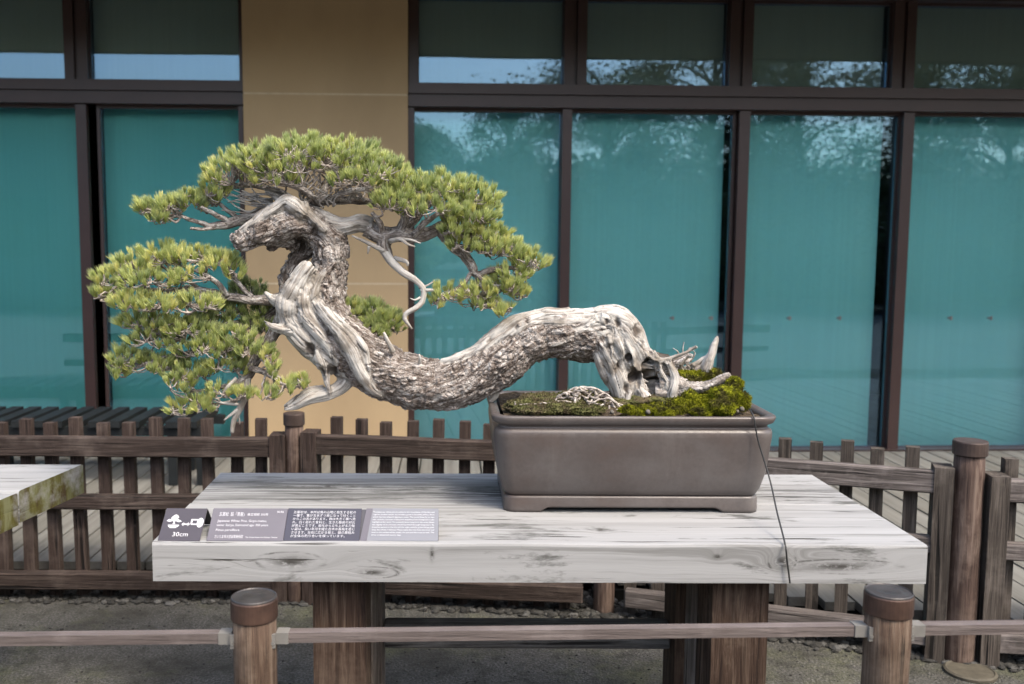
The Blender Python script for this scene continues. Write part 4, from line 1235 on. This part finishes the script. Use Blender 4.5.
nprs = np.random.RandomState(11)
def needles(tufts):
    """tufts: (base, direction, length, tint). Each a brush of thin two-piece blades"""
    V, Fq, Ta = [], [], []
    base = 0
    for (b, d, L, tint) in tufts:
        n = 50
        b = np.array(b); d = np.array(d) / np.linalg.norm(d)
        r = nprs.normal(size=(n, 3)); perp = r - (r @ d)[:, None] * d; perp /= np.linalg.norm(perp, axis=1)[:, None]
        spread = nprs.uniform(.05, nprs.uniform(.38, .62), n)[:, None]
        along = nprs.uniform(0, .42, n)[:, None] * L                 # needles leave the shoot all along it
        st = b + d * along
        dirn = d * 1.0 + perp * spread; dirn /= np.linalg.norm(dirn, axis=1)[:, None]
        Ln = L * nprs.uniform(.62, .92, n)[:, None]
        mid = st + dirn * Ln * .5 + perp * Ln * .06
        dir2 = dirn * .9 + d * .42; dir2 /= np.linalg.norm(dir2, axis=1)[:, None]
        tip = mid + dir2 * Ln * .5
        side = np.cross(dirn, nprs.normal(size=(n, 3))); side /= np.linalg.norm(side, axis=1)[:, None]
        w = .00075
        P = np.stack([st - side * w * .8, st + side * w * .8, mid + side * w, mid - side * w, tip], 1).reshape(-1, 3)
        V.append(P)
        k = base + np.arange(n) * 5
        Fq.append((k, ))
        tt = np.clip(tint + nprs.normal(0, .07, n), 0, 1)
        t2 = np.zeros((n, 5, 3)); t2[:, :, 0] = tt[:, None]; t2[:, 4, 1] = 1.0; t2[:, 2:4, 1] = .25
        Ta.append(t2.reshape(-1, 3))
        base += n * 5
    V = np.concatenate(V); Ta = np.concatenate(Ta); K = np.concatenate([f[0] for f in Fq])
    nf = len(K)
    me = bpy.data.meshes.new('needles')
    loops = np.stack([K, K + 1, K + 2, K + 3, K + 3, K + 2, K + 4], 1).ravel()
    me.vertices.add(len(V)); me.vertices.foreach_set('co', V.ravel())
    me.loops.add(len(loops)); me.loops.foreach_set('vertex_index', loops)
    me.polygons.add(nf * 2)
    ls = np.stack([np.arange(nf) * 7, np.arange(nf) * 7 + 4], 1).ravel()
    me.polygons.foreach_set('loop_start', ls)
    me.update(calc_edges=True); me.validate()
    me.attributes.new('tint', 'FLOAT_VECTOR', 'POINT').data.foreach_set('vector', Ta.ravel())
    return me

def pad(label, branches, lobes, tint=.55, dens=.92):
    """branches: list of chains [(px,py,dy,r)...]; lobes: (cx, cy, rx, ry, dy, depth_r, count)"""
    br = wood_tubes('branch', [chain(b, 0.85) for b in branches], mt.m, pine, n=9, sub=6, jitter=.003, rough=.22)
    skel = []
    for b in branches:
        P, R = crom([T(*p[:3]) for p in b], [p[3] * KT for p in b], 5); skel += list(zip(P, R))
    tufts = []; twigs = []
    for (cx_, cy_, rx, ry, dy, dr, cnt) in lobes:
        c = T(cx_, cy_, dy); RX, RY, RZ_ = rx * KT, dr, ry * KT
        # nodes low inside the lobe
        nodes = []
        for k in range(max(3, int(cnt / 9))):
            a = rnd.uniform(0, 2 * math.pi); q = math.sqrt(rnd.random()) * .72
            p = c + Vector((math.cos(a) * RX * q, math.sin(a) * RY * q, -RZ_ * rnd.uniform(.25, .85)))
            sk = min(skel, key=lambda s: (s[0] - p).length * (1 + rnd.random() * .5))
            m1 = sk[0].lerp(p, .4) + Vector((rnd.gauss(0, .007), rnd.gauss(0, .007), -.006 + rnd.gauss(0, .004)))
            m2 = sk[0].lerp(p, .75) + Vector((rnd.gauss(0, .006), rnd.gauss(0, .006), rnd.gauss(0, .004)))
            twigs.append(([sk[0], m1, m2, p], [min(sk[1], .0030), .0026, .0021, .0017], 5))
            nodes.append(p)
        for k in range(int(cnt * dens * 1.28)):
            # upper shell, some at the sides
            while True:
                a = rnd.uniform(0, 2 * math.pi); zq = rnd.uniform(-.35, 1.0)
                q = math.sqrt(max(0, 1 - max(zq, 0) ** 2)) * (1 if zq > 0 else 1 + .3 * zq)
                shell = rnd.uniform(.62, 1.0) if rnd.random() < .85 else rnd.uniform(.3, .7)
                off = Vector((math.cos(a) * q * shell, math.sin(a) * q * shell, zq * shell))
                break
            L = rnd.uniform(.018, .035)
            d = (Vector((off.x * .55, off.y * .55 - .12, .75 + max(off.z, 0) * .5)) + Vector((rnd.gauss(0, .17), rnd.gauss(0, .17), rnd.gauss(0, .1)))).normalized()
            p = c + Vector((off.x * (RX - L * .35), off.y * RY, off.z * RZ_ - L * .75))
            tufts.append((tuple(p), tuple(d), L, tint + rnd.gauss(0, .19)))
            nd = min(nodes, key=lambda s: (s - p).length)
            md2 = nd.lerp(p, .5) + Vector((rnd.gauss(0, .003), rnd.gauss(0, .003), -.003))
            twigs.append(([nd, md2, p, p + d * L * .4], [.0015, .0012, .0011, .0008], 4))
    bm = bmesh.new()
    for P, R, n in twigs:
        C, RR = crom(P, R, 3)
        C = [C[0]] + [q + Vector((rnd.gauss(0, .0007), rnd.gauss(0, .0007), rnd.gauss(0, .0007))) for q in C[1:]]
        tube(bm, C, RR, n, cap=False)
    obj('twigs', bm, mtw.m, br, smooth=True)
    me = needles(tufts)
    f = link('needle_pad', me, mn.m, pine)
    f['label'] = label
    return len(tufts)
nt = 0
nt += pad('large flat topmost needle pad', [
    [(300, 208, .01, 8), (312, 203, .02, 6), (330, 200, .02, 5), (352, 200, .02, 4), (375, 203, .02, 3), (392, 208, .01, 2)],
    [(312, 203, .02, 5), (322, 196, .05, 4), (326, 188, .08, 3), (332, 180, .10, 2)], [(296, 206, .0, 5), (290, 198, .03, 4), (275, 190, .05, 3), (250, 186, .05, 2), (228, 188, .04, 1.5)],
    [(318, 202, .0, 4), (306, 192, -.04, 3), (285, 184, -.06, 2)], [(330, 200, .02, 4), (345, 192, -.04, 3), (365, 188, -.07, 2)], [(300, 208, .05, 4), (312, 196, .12, 3), (300, 186, .18, 2)]],
    [(262, 160, 42, 19, 0, .10, 90), (305, 150, 46, 18, .0, .12, 110), (345, 155, 44, 20, 0, .12, 105), (380, 168, 34, 18, -.02, .10, 80), (232, 170, 32, 20, .0, .08, 60),
     (300, 162, 60, 14, -.06, .06, 56), (215, 188, 17, 12, .0, .05, 24), (272, 175, 30, 12, -.05, .05, 34), (355, 175, 30, 10, -.07, .05, 30), (300, 158, 80, 18, .14, .06, 70)], .55)
nt += pad('rounded needle pad right of the top', [
    [(366, 228, -.01, 10), (384, 236, -.01, 9), (398, 234, -.01, 8), (414, 236, -.01, 7), (432, 232, -.01, 6), (448, 222, -.0, 5), (464, 213, .0, 3), (484, 207, .0, 2)],
    [(384, 236, -.01, 8), (384, 246, -.01, 7), (390, 258, -.01, 4)], [(398, 234, -.01, 5), (404, 220, -.03, 4), (402, 208, -.04, 3), (396, 200, -.04, 2)], [(404, 232, .0, 5), (416, 218, .04, 4), (430, 206, .05, 2)],
    [(414, 234, -.02, 4), (426, 222, -.05, 3), (440, 212, -.06, 2)], [(384, 238, -.01, 4), (380, 224, -.04, 3), (372, 212, -.05, 2)]],
    [(405, 186, 34, 18, 0, .09, 75), (440, 184, 38, 18, 0, .10, 90), (472, 195, 30, 18, .0, .09, 70), (395, 198, 26, 15, -.06, .05, 45), (430, 204, 38, 14, -.06, .06, 65), (470, 212, 30, 14, -.04, .06, 50), (488, 210, 15, 15, 0, .06, 24)], .55)
nt += pad('drooping needle pad at the far right', [
    [(446, 240, -.01, 4), (452, 247, -.01, 5.5), (462, 253, -.01, 5.5), (470, 262, -.01, 5), (476, 274, -.01, 4), (490, 270, -.01, 3), (510, 268, 0, 2), (530, 270, 0, 1.5)],
    [(446, 240, -.01, 4), (440, 232, -.01, 4), (434, 228, -.01, 4)], [(462, 250, .0, 3), (480, 246, .0, 3), (505, 240, .0, 2)], [(450, 238, -.01, 4), (470, 232, .0, 3), (490, 228, 0, 2)],
    [(474, 270, -.01, 3), (462, 285, -.02, 2), (445, 296, -.02, 1.5)], [(476, 274, -.01, 3), (484, 290, -.02, 2), (498, 303, -.02, 1.5)]],
    [(455, 226, 24, 13, -.03, .06, 38), (485, 230, 26, 16, .0, .07, 55), (505, 246, 24, 13, .0, .07, 48), (528, 258, 22, 13, .0, .06, 44), (512, 270, 24, 11, .0, .06, 36), (460, 240, 20, 9, -.04, .04, 20), (490, 245, 25, 10, -.04, .05, 30)], .6)
nt += pad('thin lower needle layer at the far right', [
    [(476, 274, -.02, 2.5), (490, 284, -.02, 2), (508, 286, -.02, 1.5)], [(470, 290, -.02, 2), (450, 297, -.02, 1.5), (436, 300, -.02, 1)], [(484, 290, -.02, 2), (494, 302, -.02, 1.2), (500, 308, -.02, 1)]],
    [(448, 290, 20, 10, -.02, .05, 24), (475, 288, 22, 11, -.02, .05, 30), (505, 283, 25, 12, -.01, .05, 40), (520, 290, 14, 8, 0, .04, 14), (480, 300, 24, 9, -.02, .04, 26), (502, 306, 14, 8, -.02, .03, 12), (435, 298, 9, 6, -.02, .03, 7)], .7)
nt += pad('small pale needle pad reaching left below the top', [
    [(286, 212, .03, 7), (270, 213, .04, 7), (250, 218, .03, 6), (230, 223, .02, 5), (212, 226, .01, 3.5), (196, 222, .0, 2), (178, 215, 0, 1.5)], [(230, 222, .02, 3), (214, 214, .0, 2.4), (200, 207, -.02, 1.6)], [(240, 220, .02, 3), (222, 206, .03, 2), (212, 198, .03, 1.4)],
    [(222, 224, .02, 2.5), (208, 229, .0, 1.8), (190, 228, -.01, 1.2)]],
    [(150, 206, 17, 10, 0, .04, 26), (170, 203, 20, 10, 0, .05, 34), (190, 198, 18, 11, 0, .05, 34), (143, 200, 8, 8, 0, .03, 8), (208, 196, 12, 9, .02, .04, 14), (160, 214, 18, 6, -.02, .03, 16)], .5)
nt += pad('wide needle pad at the far left', [
    [(288, 296, .03, 7), (272, 300, .03, 6), (252, 300, .02, 5), (228, 296, .01, 4), (200, 290, 0, 3), (170, 290, 0, 2.4), (140, 290, 0, 1.8), (118, 286, 0, 1.2)], [(228, 296, .01, 3), (214, 280, -.02, 2.4), (196, 270, -.03, 1.6)], [(252, 298, .02, 3), (236, 280, .0, 2.4), (226, 268, -.01, 1.5)],
    [(200, 290, 0, 2.4), (180, 276, .02, 2), (160, 266, .03, 1.5)], [(170, 290, 0, 2), (160, 304, -.04, 1.8), (140, 306, -.05, 1.2)], [(200, 290, 0, 2), (200, 306, -.05, 1.8), (190, 314, -.06, 1.2)]],
    [(165, 252, 30, 13, 0, .07, 60), (195, 255, 28, 12, 0, .07, 50), (135, 264, 30, 15, 0, .07, 60), (220, 260, 22, 13, -.02, .05, 36), (112, 276, 20, 14, 0, .06, 36), (150, 276, 32, 14, -.05, .05, 50), (190, 274, 26, 10, -.05, .04, 26), (104, 292, 14, 11, -.01, .05, 20),
     (130, 298, 26, 12, -.04, .05, 40), (160, 300, 26, 11, -.06, .05, 36), (200, 300, 30, 11, -.05, .05, 34), (236, 268, 12, 10, -.02, .03, 12)], .66, .86)
nt += pad('needle pad behind the trunk at the left, its shade painted into the green', [
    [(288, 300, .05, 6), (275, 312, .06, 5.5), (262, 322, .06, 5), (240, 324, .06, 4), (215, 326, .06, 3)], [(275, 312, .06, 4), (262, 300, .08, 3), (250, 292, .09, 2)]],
    [(245, 290, 26, 16, .08, .05, 50), (262, 310, 18, 20, .08, .05, 34), (225, 308, 30, 14, .06, .05, 50), (205, 320, 28, 12, .03, .05, 40), (255, 325, 24, 11, .05, .04, 26), (275, 325, 14, 14, .07, .04, 18)], .22)  # low tint puts this pad's shade into the needle colour
nt += pad('lower left needle pad spreading over the fence', [
    [(288, 303, .02, 6.5), (278, 325, .02, 6.5), (266, 345, .01, 6), (254, 362, .0, 5.5), (248, 376, .0, 5), (236, 384, .0, 3), (215, 388, 0, 2), (190, 392, 0, 1.5)], [(266, 345, .01, 4), (240, 346, .0, 3), (210, 350, 0, 2.4), (170, 356, .0, 2), (135, 368, 0, 1.5)],
    [(252, 366, .0, 3), (266, 372, -.02, 2), (285, 380, -.02, 1.5)], [(210, 350, 0, 2), (180, 340, -.02, 1.6), (150, 332, -.02, 1.2)]],
    [(150, 318, 34, 11, -.02, .05, 46), (190, 325, 30, 12, -.02, .06, 44), (160, 335, 36, 14, .0, .07, 60), (205, 345, 36, 15, -.02, .07, 66), (235, 335, 26, 15, -.02, .05, 44), (255, 345, 22, 13, -.03, .04, 32), (128, 355, 22, 13, 0, .06, 40), (118, 368, 14, 9, 0, .05, 18),
     (155, 362, 30, 12, 0, .06, 46), (190, 368, 30, 12, -.01, .06, 40), (225, 362, 26, 12, -.01, .05, 34)], .50, .88)
nt += pad('bright lowest needle fringe near the fence top', [
    [(248, 376, .0, 4), (243, 390, -.01, 3), (236, 400, -.01, 2.4), (215, 404, -.01, 1.6), (195, 404, -.01, 1)], [(250, 368, -.02, 3), (266, 374, -.03, 2), (284, 384, -.04, 1.5), (300, 384, -.04, 1)]],
    [(180, 380, 20, 10, -.03, .04, 26), (182, 404, 17, 12, -.02, .04, 24), (205, 402, 18, 11, -.02, .04, 24), (222, 388, 20, 9, -.03, .04, 20), (268, 352, 12, 9, -.04, .03, 12), (272, 366, 9, 9, -.04, .03, 8), (268, 390, 14, 8, -.04, .03, 14), (288, 382, 14, 10, -.04, .03, 16), (304, 378, 8, 8, -.04, .02, 7), (245, 390, 14, 8, -.03, .03, 12)], .68, .8)
nt += pad('small rounded needle pad on the trunk before the ochre wall', [
    [(345, 335, .04, 4), (355, 334, .05, 3), (368, 330, .05, 2), (385, 330, .05, 1.4)], [(355, 334, .05, 2.4), (350, 325, .03, 2), (345, 318, .03, 1.4)]],
    [(350, 311, 21, 17, .03, .05, 52), (370, 314, 24, 18, .03, .05, 60), (389, 321, 17, 17, .03, .04, 36), (365, 326, 28, 10, .0, .03, 28)], .52, 1.1)
print('tufts', nt)
# bleached bare branch ends below the lower left pad
wood_tubes('dead_branch', [
    chain([(248, 376, .0, 4), (246, 392, -.01, 3.5), (240, 408, -.01, 3.5), (234, 420, -.01, 3), (232, 433, -.01, 1.8)], 0), chain([(240, 408, -.01, 2.2), (232, 414, -.02, 1.5), (224, 420, -.02, .8)], 0), chain([(244, 400, -.01, 2), (238, 410, .0, 1.6), (240, 424, 0, .8)], 0),
    chain([(243, 404, -.01, 2), (228, 404, -.02, 1.5), (212, 400, -.02, .8)], 0), chain([(236, 378, -.02, 2), (228, 386, -.03, 2), (222, 394, -.03, 1)], 0)], mt.m, pine, sub=5, rough=.2)['label'] = 'bleached bare branch end reaching down to the fence'
ch = []
for i in range(26):                                        # bare twiglets between the top pads and the trunk
    x0 = rnd.uniform(262, 300); y0 = rnd.uniform(198, 214)
    ch.append(chain([(x0, y0, .02, 1.2), (x0 - rnd.uniform(8, 20), y0 - rnd.uniform(-6, 10), .01, 1), (x0 - rnd.uniform(22, 55), y0 - rnd.uniform(-10, 18), .0, .5)], .3))
for i in range(30):
    x0 = rnd.uniform(300, 380); y0 = rnd.uniform(196, 208)
    ch.append(chain([(x0, y0, -.02, 1.3), (x0 + rnd.uniform(-10, 10), y0 - rnd.uniform(3, 10), -.03, 1), (x0 + rnd.uniform(-24, 24), y0 - rnd.uniform(8, 22), -.04, .6)], .4))
wood_tubes('bare_twigs', ch, mt.m, pine, n=5, sub=3)

# ------------------------------------------------------------------ wire from the pot over the table edge
Y1 = pcy - HD
wpts = [aty(750, 410, Y1 + .02), aty(754, 418, Y1 - .004), aty(758, 440, Y1 - .006), aty(770, 480, Y1 - .03)]
e1 = atz(785, 544, ZT + .003); e1.y = tFL.y + (tFR.y - tFL.y) * .8 - .004
wpts += [aty(777, 512, (Y1 + e1.y) / 2 - .01), e1, aty(787, 560, e1.y - .004), aty(790, 583, e1.y - .004)]
bm = bmesh.new(); C, RR = crom(wpts, [.0019] * len(wpts), 5); tube(bm, C, RR, 8)
tag(obj('wire', bm, M['wire'], smooth=True), 'thin dark wire running from the pot rim down over the table edge', 'wire')

# ------------------------------------------------------------------ signs
def text_mesh(body, size, align='LEFT', extr=.0):
    cu = bpy.data.curves.new('t', 'FONT'); cu.body = body; cu.size = size; cu.align_x = align; cu.extrude = extr
    cu.resolution_u = 2
    ob = bpy.data.objects.new('t', cu); COL.objects.link(ob)
    bpy.context.view_layer.update()
    d_ = bpy.context.evaluated_depsgraph_get(); me = bpy.data.meshes.new_from_object(ob.evaluated_get(d_))
    bpy.data.objects.remove(ob); bpy.data.curves.remove(cu)
    return me
white = plain('white_print', (.50, .50, .52), .6, .2, 0, .02)
def panel_frame(pxl, pxr, thick=.004):
    """a plate leaning back on the table's front edge; returns matrix local(u right, v up the slope, w out) and width, height"""
    A = atz(pxl, 541.2, ZT + .001); B = atz(pxr, 541.5, ZT + .001)
    A.y += .004; B.y += .004
    return A, B
LEAN_D, LEAN_H = .066, .050
def plate(parent, name, pxl, pxr, mat, thick=.003, lift=0.0):
    A, B = panel_frame(pxl, pxr)
    X = (B - A).normalized(); U = Vector((-X.y * LEAN_D, LEAN_D, LEAN_H)); hgt_ = U.length; U.normalize(); Nn = X.cross(U).normalized()
    Mx = Matrix(((X.x, U.x, Nn.x, A.x), (X.y, U.y, Nn.y, A.y), (X.z, U.z, Nn.z, A.z), (0, 0, 0, 1)))
    Mx = Mx @ Matrix.Translation((0, 0, lift))
    W_ = (B - A).length
    bm = bmesh.new(); box(bm, (0, 0, -thick), (W_, hgt_, 0)); bm.transform(Mx)
    p = obj(name, bm, mat, parent)
    return p, Mx, W_, hgt_
def put(parent, name, me, Mx, x, y, mat=None, lift=.0006):
    me.transform(Mx @ Matrix.Translation((x, y, lift)))
    me.materials.clear()
    return link(name, me, mat or white, parent)
def fit(me, w=None):
    if w and len(me.vertices):
        xs = [v.co.x for v in me.vertices]; k = w / (max(xs) - min(xs)); me.transform(Matrix.Diagonal((k, 1, 1, 1)))
    return me
purple = plain('dark_purple_grey_sign_sheet', (0.051, 0.0457, 0.0562), .45, .4, 0, .05)
a0, b0_ = panel_frame(158, 200)
sg = empty('distance_sign', 'small dark tent card with pictograms and 30cm at the table\'s left corner', 'sign', a0, 0)
p, Mx, W_, H_ = plate(sg, 'front_plate', 157, 199, purple)
bm = bmesh.new()
XX = (b0_ - a0).normalized()
top0 = Mx @ Vector((0, H_, -.0035)); top1 = Mx @ Vector((W_, H_, -.0035)); bk0 = top0 + Vector((0, .045, 0)); bk1 = top1 + Vector((0, .045, 0)); bk0.z = bk1.z = ZT + .002
tk = Vector((0, .003, 0))
hexa(bm, [bk0, bk1, bk1 + tk, bk0 + tk, top0, top1, top1 + tk, top0 + tk]); obj('back_plate', bm, plain('black_sign_back', (.03, .03, .035), .5), sg)
def poly_mesh(polys):
    bm = bmesh.new()
    for P in polys: bm.faces.new([bm.verts.new((x, y, 0)) for x, y in P])
    me = bpy.data.meshes.new('pictogram'); bm.to_mesh(me); bm.free(); return me
w, h = W_, H_
u = w / 100.0
def ell(cx_, cy_, rx, ry, n=20, a0=0, a1=360): return [(cx_ + rx * math.cos(math.radians(a0 + (a1 - a0) * k / n)), cy_ + ry * math.sin(math.radians(a0 + (a1 - a0) * k / n))) for k in range(n + (0 if a1 - a0 == 360 else 1))]
vs_ = h / 100.0
def sc(P): return [(x * u, y * vs_) for x, y in P]
tree = [sc([(8, 60), (14, 66), (20, 64), (18, 70), (24, 78), (29, 80), (34, 76), (37, 70), (33, 66), (42, 62), (46, 58), (38, 56), (30, 60), (29, 52), (33, 50), (24, 50), (27, 54), (24, 60), (16, 57)]), sc([(14, 48), (42, 48), (39, 41), (36, 41), (36, 38), (20, 38), (20, 41), (17, 41)])]
arr = [sc([(47, 50), (52, 56), (52, 52), (57, 52), (57, 48), (52, 48), (52, 44)]), sc([(67, 50), (62, 56), (62, 52), (57.5, 52), (57.5, 48), (62, 48), (62, 44)])]
ph = [sc([(68, 66), (88, 66), (88, 62), (72, 62), (72, 52), (88, 52), (88, 48), (70, 48), (68, 52)]), sc(ell(91, 55, 8, 15)[:])]
put(p, 'pictogram', poly_mesh(tree + arr + ph), Mx, 0, 0)
put(p, 'lettering', text_mesh('30cm', .0155, 'CENTER'), Mx, w * .5, h * .13)

ib0, _ = panel_frame(206, 440)
board = empty('information_board', 'long low name board with four printed fields lying along the table\'s front edge', 'sign', ib0, 0)
mauve = plain('mauve_grey_sign_sheet', (0.1122, 0.105, 0.1224), .45, .4, 0, .04)
slate = plain('dark_slate_sign_sheet', (0.04, 0.04, 0.0576), .45, .4, 0, .05)
pale = plain('pale_grey_sign_sheet', (0.1558, 0.1615, 0.1827), .45, .4, 0, .04)
plate(board, 'backing', 205.5, 438.5, plain('board_backing', (.06, .06, .07), .5), .004, -.0035)
p, Mx, W_, H_ = plate(board, 'panel', 206, 282.5, mauve); p['label'] = 'mauve panel with the name of the tree'
for body, sz, x, y, fw_ in (('五葉松  銘「青龍」', .0115, .09, .76, .34), ('推定樹齢 350年', .0075, .47, .77, .28), ('松柏', .006, .86, .86, .09), ('Japanese White Pine, Goyo-matsu,', .0080, .09, .57, .66), ('name: Seiryu, Estimated age: 350 years', .0080, .09, .44, .68),
                            ('Pinus parviflora', .0080, .09, .29, .31), ('さいたま市大宮盆栽美術館', .0090, .09, .08, .37), ('The Omiya Bonsai Art Museum, Saitama', .0050, .50, .08, .42)):
    put(p, 'lettering', fit(text_mesh(body, sz), W_ * fw_), Mx, W_ * x, H_ * y)
p, Mx, W_, H_ = plate(board, 'panel', 283, 359, slate); p['label'] = 'dark slate panel with eight lines of Japanese text'
JP = ['五葉松は、本州以南の山地に自生する松の', '一種で、葉が五本ずつ束になって付くこと', 'からこの名があります。幹は大きく横へ流', 'れ、白く枯れた舎利と、生きた樹皮の対比', 'が見どころです。根元から立ち上がる力強', 'い姿は、長い年月を経た古木の風格を感じ', 'させます。左右に広がる枝と、緑の葉組み', 'が全体の釣り合いを保っています。']
for k, t in enumerate(JP):
    put(p, 'lettering', fit(text_mesh(t, .0078), W_ * (.84 if k < 7 else .72)), Mx, W_ * .08, H_ * (.84 - .105 * k))
p, Mx, W_, H_ = plate(board, 'panel', 359.5, 366, mauve)
p, Mx, W_, H_ = plate(board, 'panel', 366.5, 438, pale); p['label'] = 'pale grey panel with ten lines of small English text'
EN = ['The Japanese white pine is native to the mountains of Honshu and', 'regions further south. Its needles grow in bundles of five, from', 'which the tree takes its Japanese name. The trunk flows far to one', 'side, and the contrast of bleached deadwood and living bark is the', 'highlight of this work. The powerful form rising from the roots shows', 'the dignity of an old tree which has lived through long years. Its', 'branches spread to the left and the right, and the green foliage pads', 'keep the whole in balance. Please enjoy the tree from the front and', 'look at the surface of the trunk, the pot and the moss as well. The', 'tree is watered every day.']
for k, t in enumerate(EN):
    put(p, 'lettering', fit(text_mesh(t, .0052), W_ * (.88 if k < 9 else .42)), Mx, W_ * .06, H_ * (.86 - .079 * k))

# ------------------------------------------------------------------ garden trees behind the viewpoint, which the windows mirror
ml = NT('broad_garden_leaves', .5, .3)
la = ml.n('ShaderNodeAttribute', attribute_name='tone')
ml.color(ml.ramp(la.outputs['Fac'], [(0, (.030, .050, .016)), (.6, (.060, .090, .026)), (1, (.10, .13, .04))]))
mk = wood('garden_bark', 'Z', (.03, .024, .02), (.08, .065, .055), (.15, .125, .105))
def garden_tree(x, y, h, cw, seed, label, nleaf=2600, low=.25, leaf=.09, clumps=16):
    r = random.Random(seed)
    t = empty('garden_tree', label, 'tree', (x, y, 0), 0, 'garden trees behind the viewpoint mirrored in the glass')
    bm = bmesh.new()
    C, RR = crom([Vector((0, 0, 0)), Vector((.1, .05, h * .35)), Vector((-.05, 0, h * .7)), Vector((0, 0, h * .95))], [.13, .10, .06, .02], 5)
    tube(bm, C, RR, 8)
    cl_ = []
    for k in range(clumps):
        z = h * r.uniform(low, 1.0); w_ = cw * (1 - .40 * (z / h)) * r.uniform(.1, 1); a = r.uniform(0, 6.28)
        c = Vector((math.cos(a) * w_, math.sin(a) * w_, z)); cl_.append((c, r.uniform(.25, .5) * cw * .6))
        C, RR = crom([Vector((0, 0, max(.3, z - .5))), c * .5 + Vector((0, 0, z * .5 - .1)), c], [.04, .03, .01], 4); tube(bm, C, RR, 5)
    obj('trunk', bm, mk, t, local=True, smooth=True)
    V, Fc, To = [], [], []
    for i in range(nleaf):
        c, rr = r.choice(cl_)
        p = c + Vector((r.gauss(0, .5) * rr, r.gauss(0, .5) * rr, r.gauss(0, .42) * rr))
        n_ = Vector((r.gauss(0, .6), r.gauss(0, .6), 1)).normalized(); s = n_.cross(Vector((r.gauss(0, 1), r.gauss(0, 1), 0))).normalized(); q = n_.cross(s)
        l = leaf * r.uniform(.6, 1.3); b = len(V); tn = r.random()
        V += [p - s * l * .3, p + q * l * .5, p + s * l * .3, p - q * l * .5]; Fc.append((b, b + 1, b + 2, b + 3)); To += [tn] * 4
    me = bpy.data.meshes.new('crown'); me.from_pydata(V, [], Fc); me.attributes.new('tone', 'FLOAT', 'POINT').data.foreach_set('value', To)
    link('crown', me, ml.m, t, local=True)
GT = [(2.3, -7.8, 4.1, 1.7), (4.3, -8.4, 4.8, 2.0), (6.4, -8.0, 5.1, 2.1), (8.5, -8.8, 5.5, 2.3), (10.8, -8.2, 5.2, 2.3), (13.2, -8.9, 5.7, 2.5), (.6, -9.6, 3.7, 1.3), (-2.6, -10.0, 3.2, 1.7), (15.8, -8.4, 6.0, 2.5), (18.4, -9.0, 5.6, 2.5)]
for k, (x, y, h, cw) in enumerate(GT):
    garden_tree(x, y, h, cw, 50 + k, 'leafy garden tree mirrored in the windows from behind the viewpoint', nleaf=30000, low=.12, leaf=.085, clumps=80)
gh = empty('garden_house', 'plain grey house behind the viewpoint mirrored in the left windows', 'house', (-9.5, -13, 0), 0)
hw_ = plain('grey_green_house_wall', (.10, .11, .10), .8, .2)
obj('wall', boxm((-7.5, 0, 0), (6.2, 4, 3.9)), hw_, gh, local=True)
bm = bmesh.new(); v = [bm.verts.new(p) for p in ((-8.1, .7, 3.91), (6.8, .7, 3.91), (6.8, 4.6, 3.91), (-8.1, 4.6, 3.91), (-7, 2.6, 4.45), (5.6, 2.6, 4.45))]
for f in ((0, 3, 2, 1), (0, 1, 5, 4), (1, 2, 5), (2, 3, 4, 5), (3, 0, 4)): bm.faces.new([v[q] for q in f])
obj('roof', bm, M['soffit'], gh, local=True)
for q in range(5):
    obj('window', boxm((-6.8 + q * 2.6, 4.002, 1.0), (-5.2 + q * 2.6, 4.03, 2.2)), M['black'], gh, local=True)
bm = bmesh.new()
V, Fc, To = [], [], []  # unseen leaf wall with solid core, added to darken the mirrored lower panes
for i in range(26000):
    p = Vector((rnd.uniform(-3, 24), -12 + rnd.uniform(.2, .6), rnd.uniform(0, 3.0) * (1 + .12 * math.sin(rnd.random() * 3))))
    n_ = Vector((rnd.gauss(0, 1), 1, rnd.gauss(0, .6))).normalized(); s = n_.cross(Vector((0, 0, 1))).normalized(); q = n_.cross(s); l = .13; b = len(V); tn = rnd.random()
    V += [p - s * l * .5, p + q * l * .5, p + s * l * .5, p - q * l * .5]; Fc.append((b, b + 1, b + 2, b + 3)); To += [tn] * 4
b = len(V); V += [Vector(q) for q in ((-3, -12.3, 0), (24, -12.3, 0), (24, -11.7, 0), (-3, -11.7, 0), (-3, -12.3, 2.8), (24, -12.3, 2.8), (24, -11.7, 2.8), (-3, -11.7, 2.8))]
for f in ((4, 5, 6, 7), (0, 1, 5, 4), (1, 2, 6, 5), (2, 3, 7, 6), (3, 0, 4, 7)): Fc.append(tuple(b + q for q in f))
To += [.2] * 8
me = bpy.data.meshes.new('added_hedge'); me.from_pydata(V, [], Fc); me.attributes.new('tone', 'FLOAT', 'POINT').data.foreach_set('value', To)
tag(link('added_hedge', me, ml.m), 'added leafy wall behind the viewpoint that darkens the window reflections', 'added_hedge')
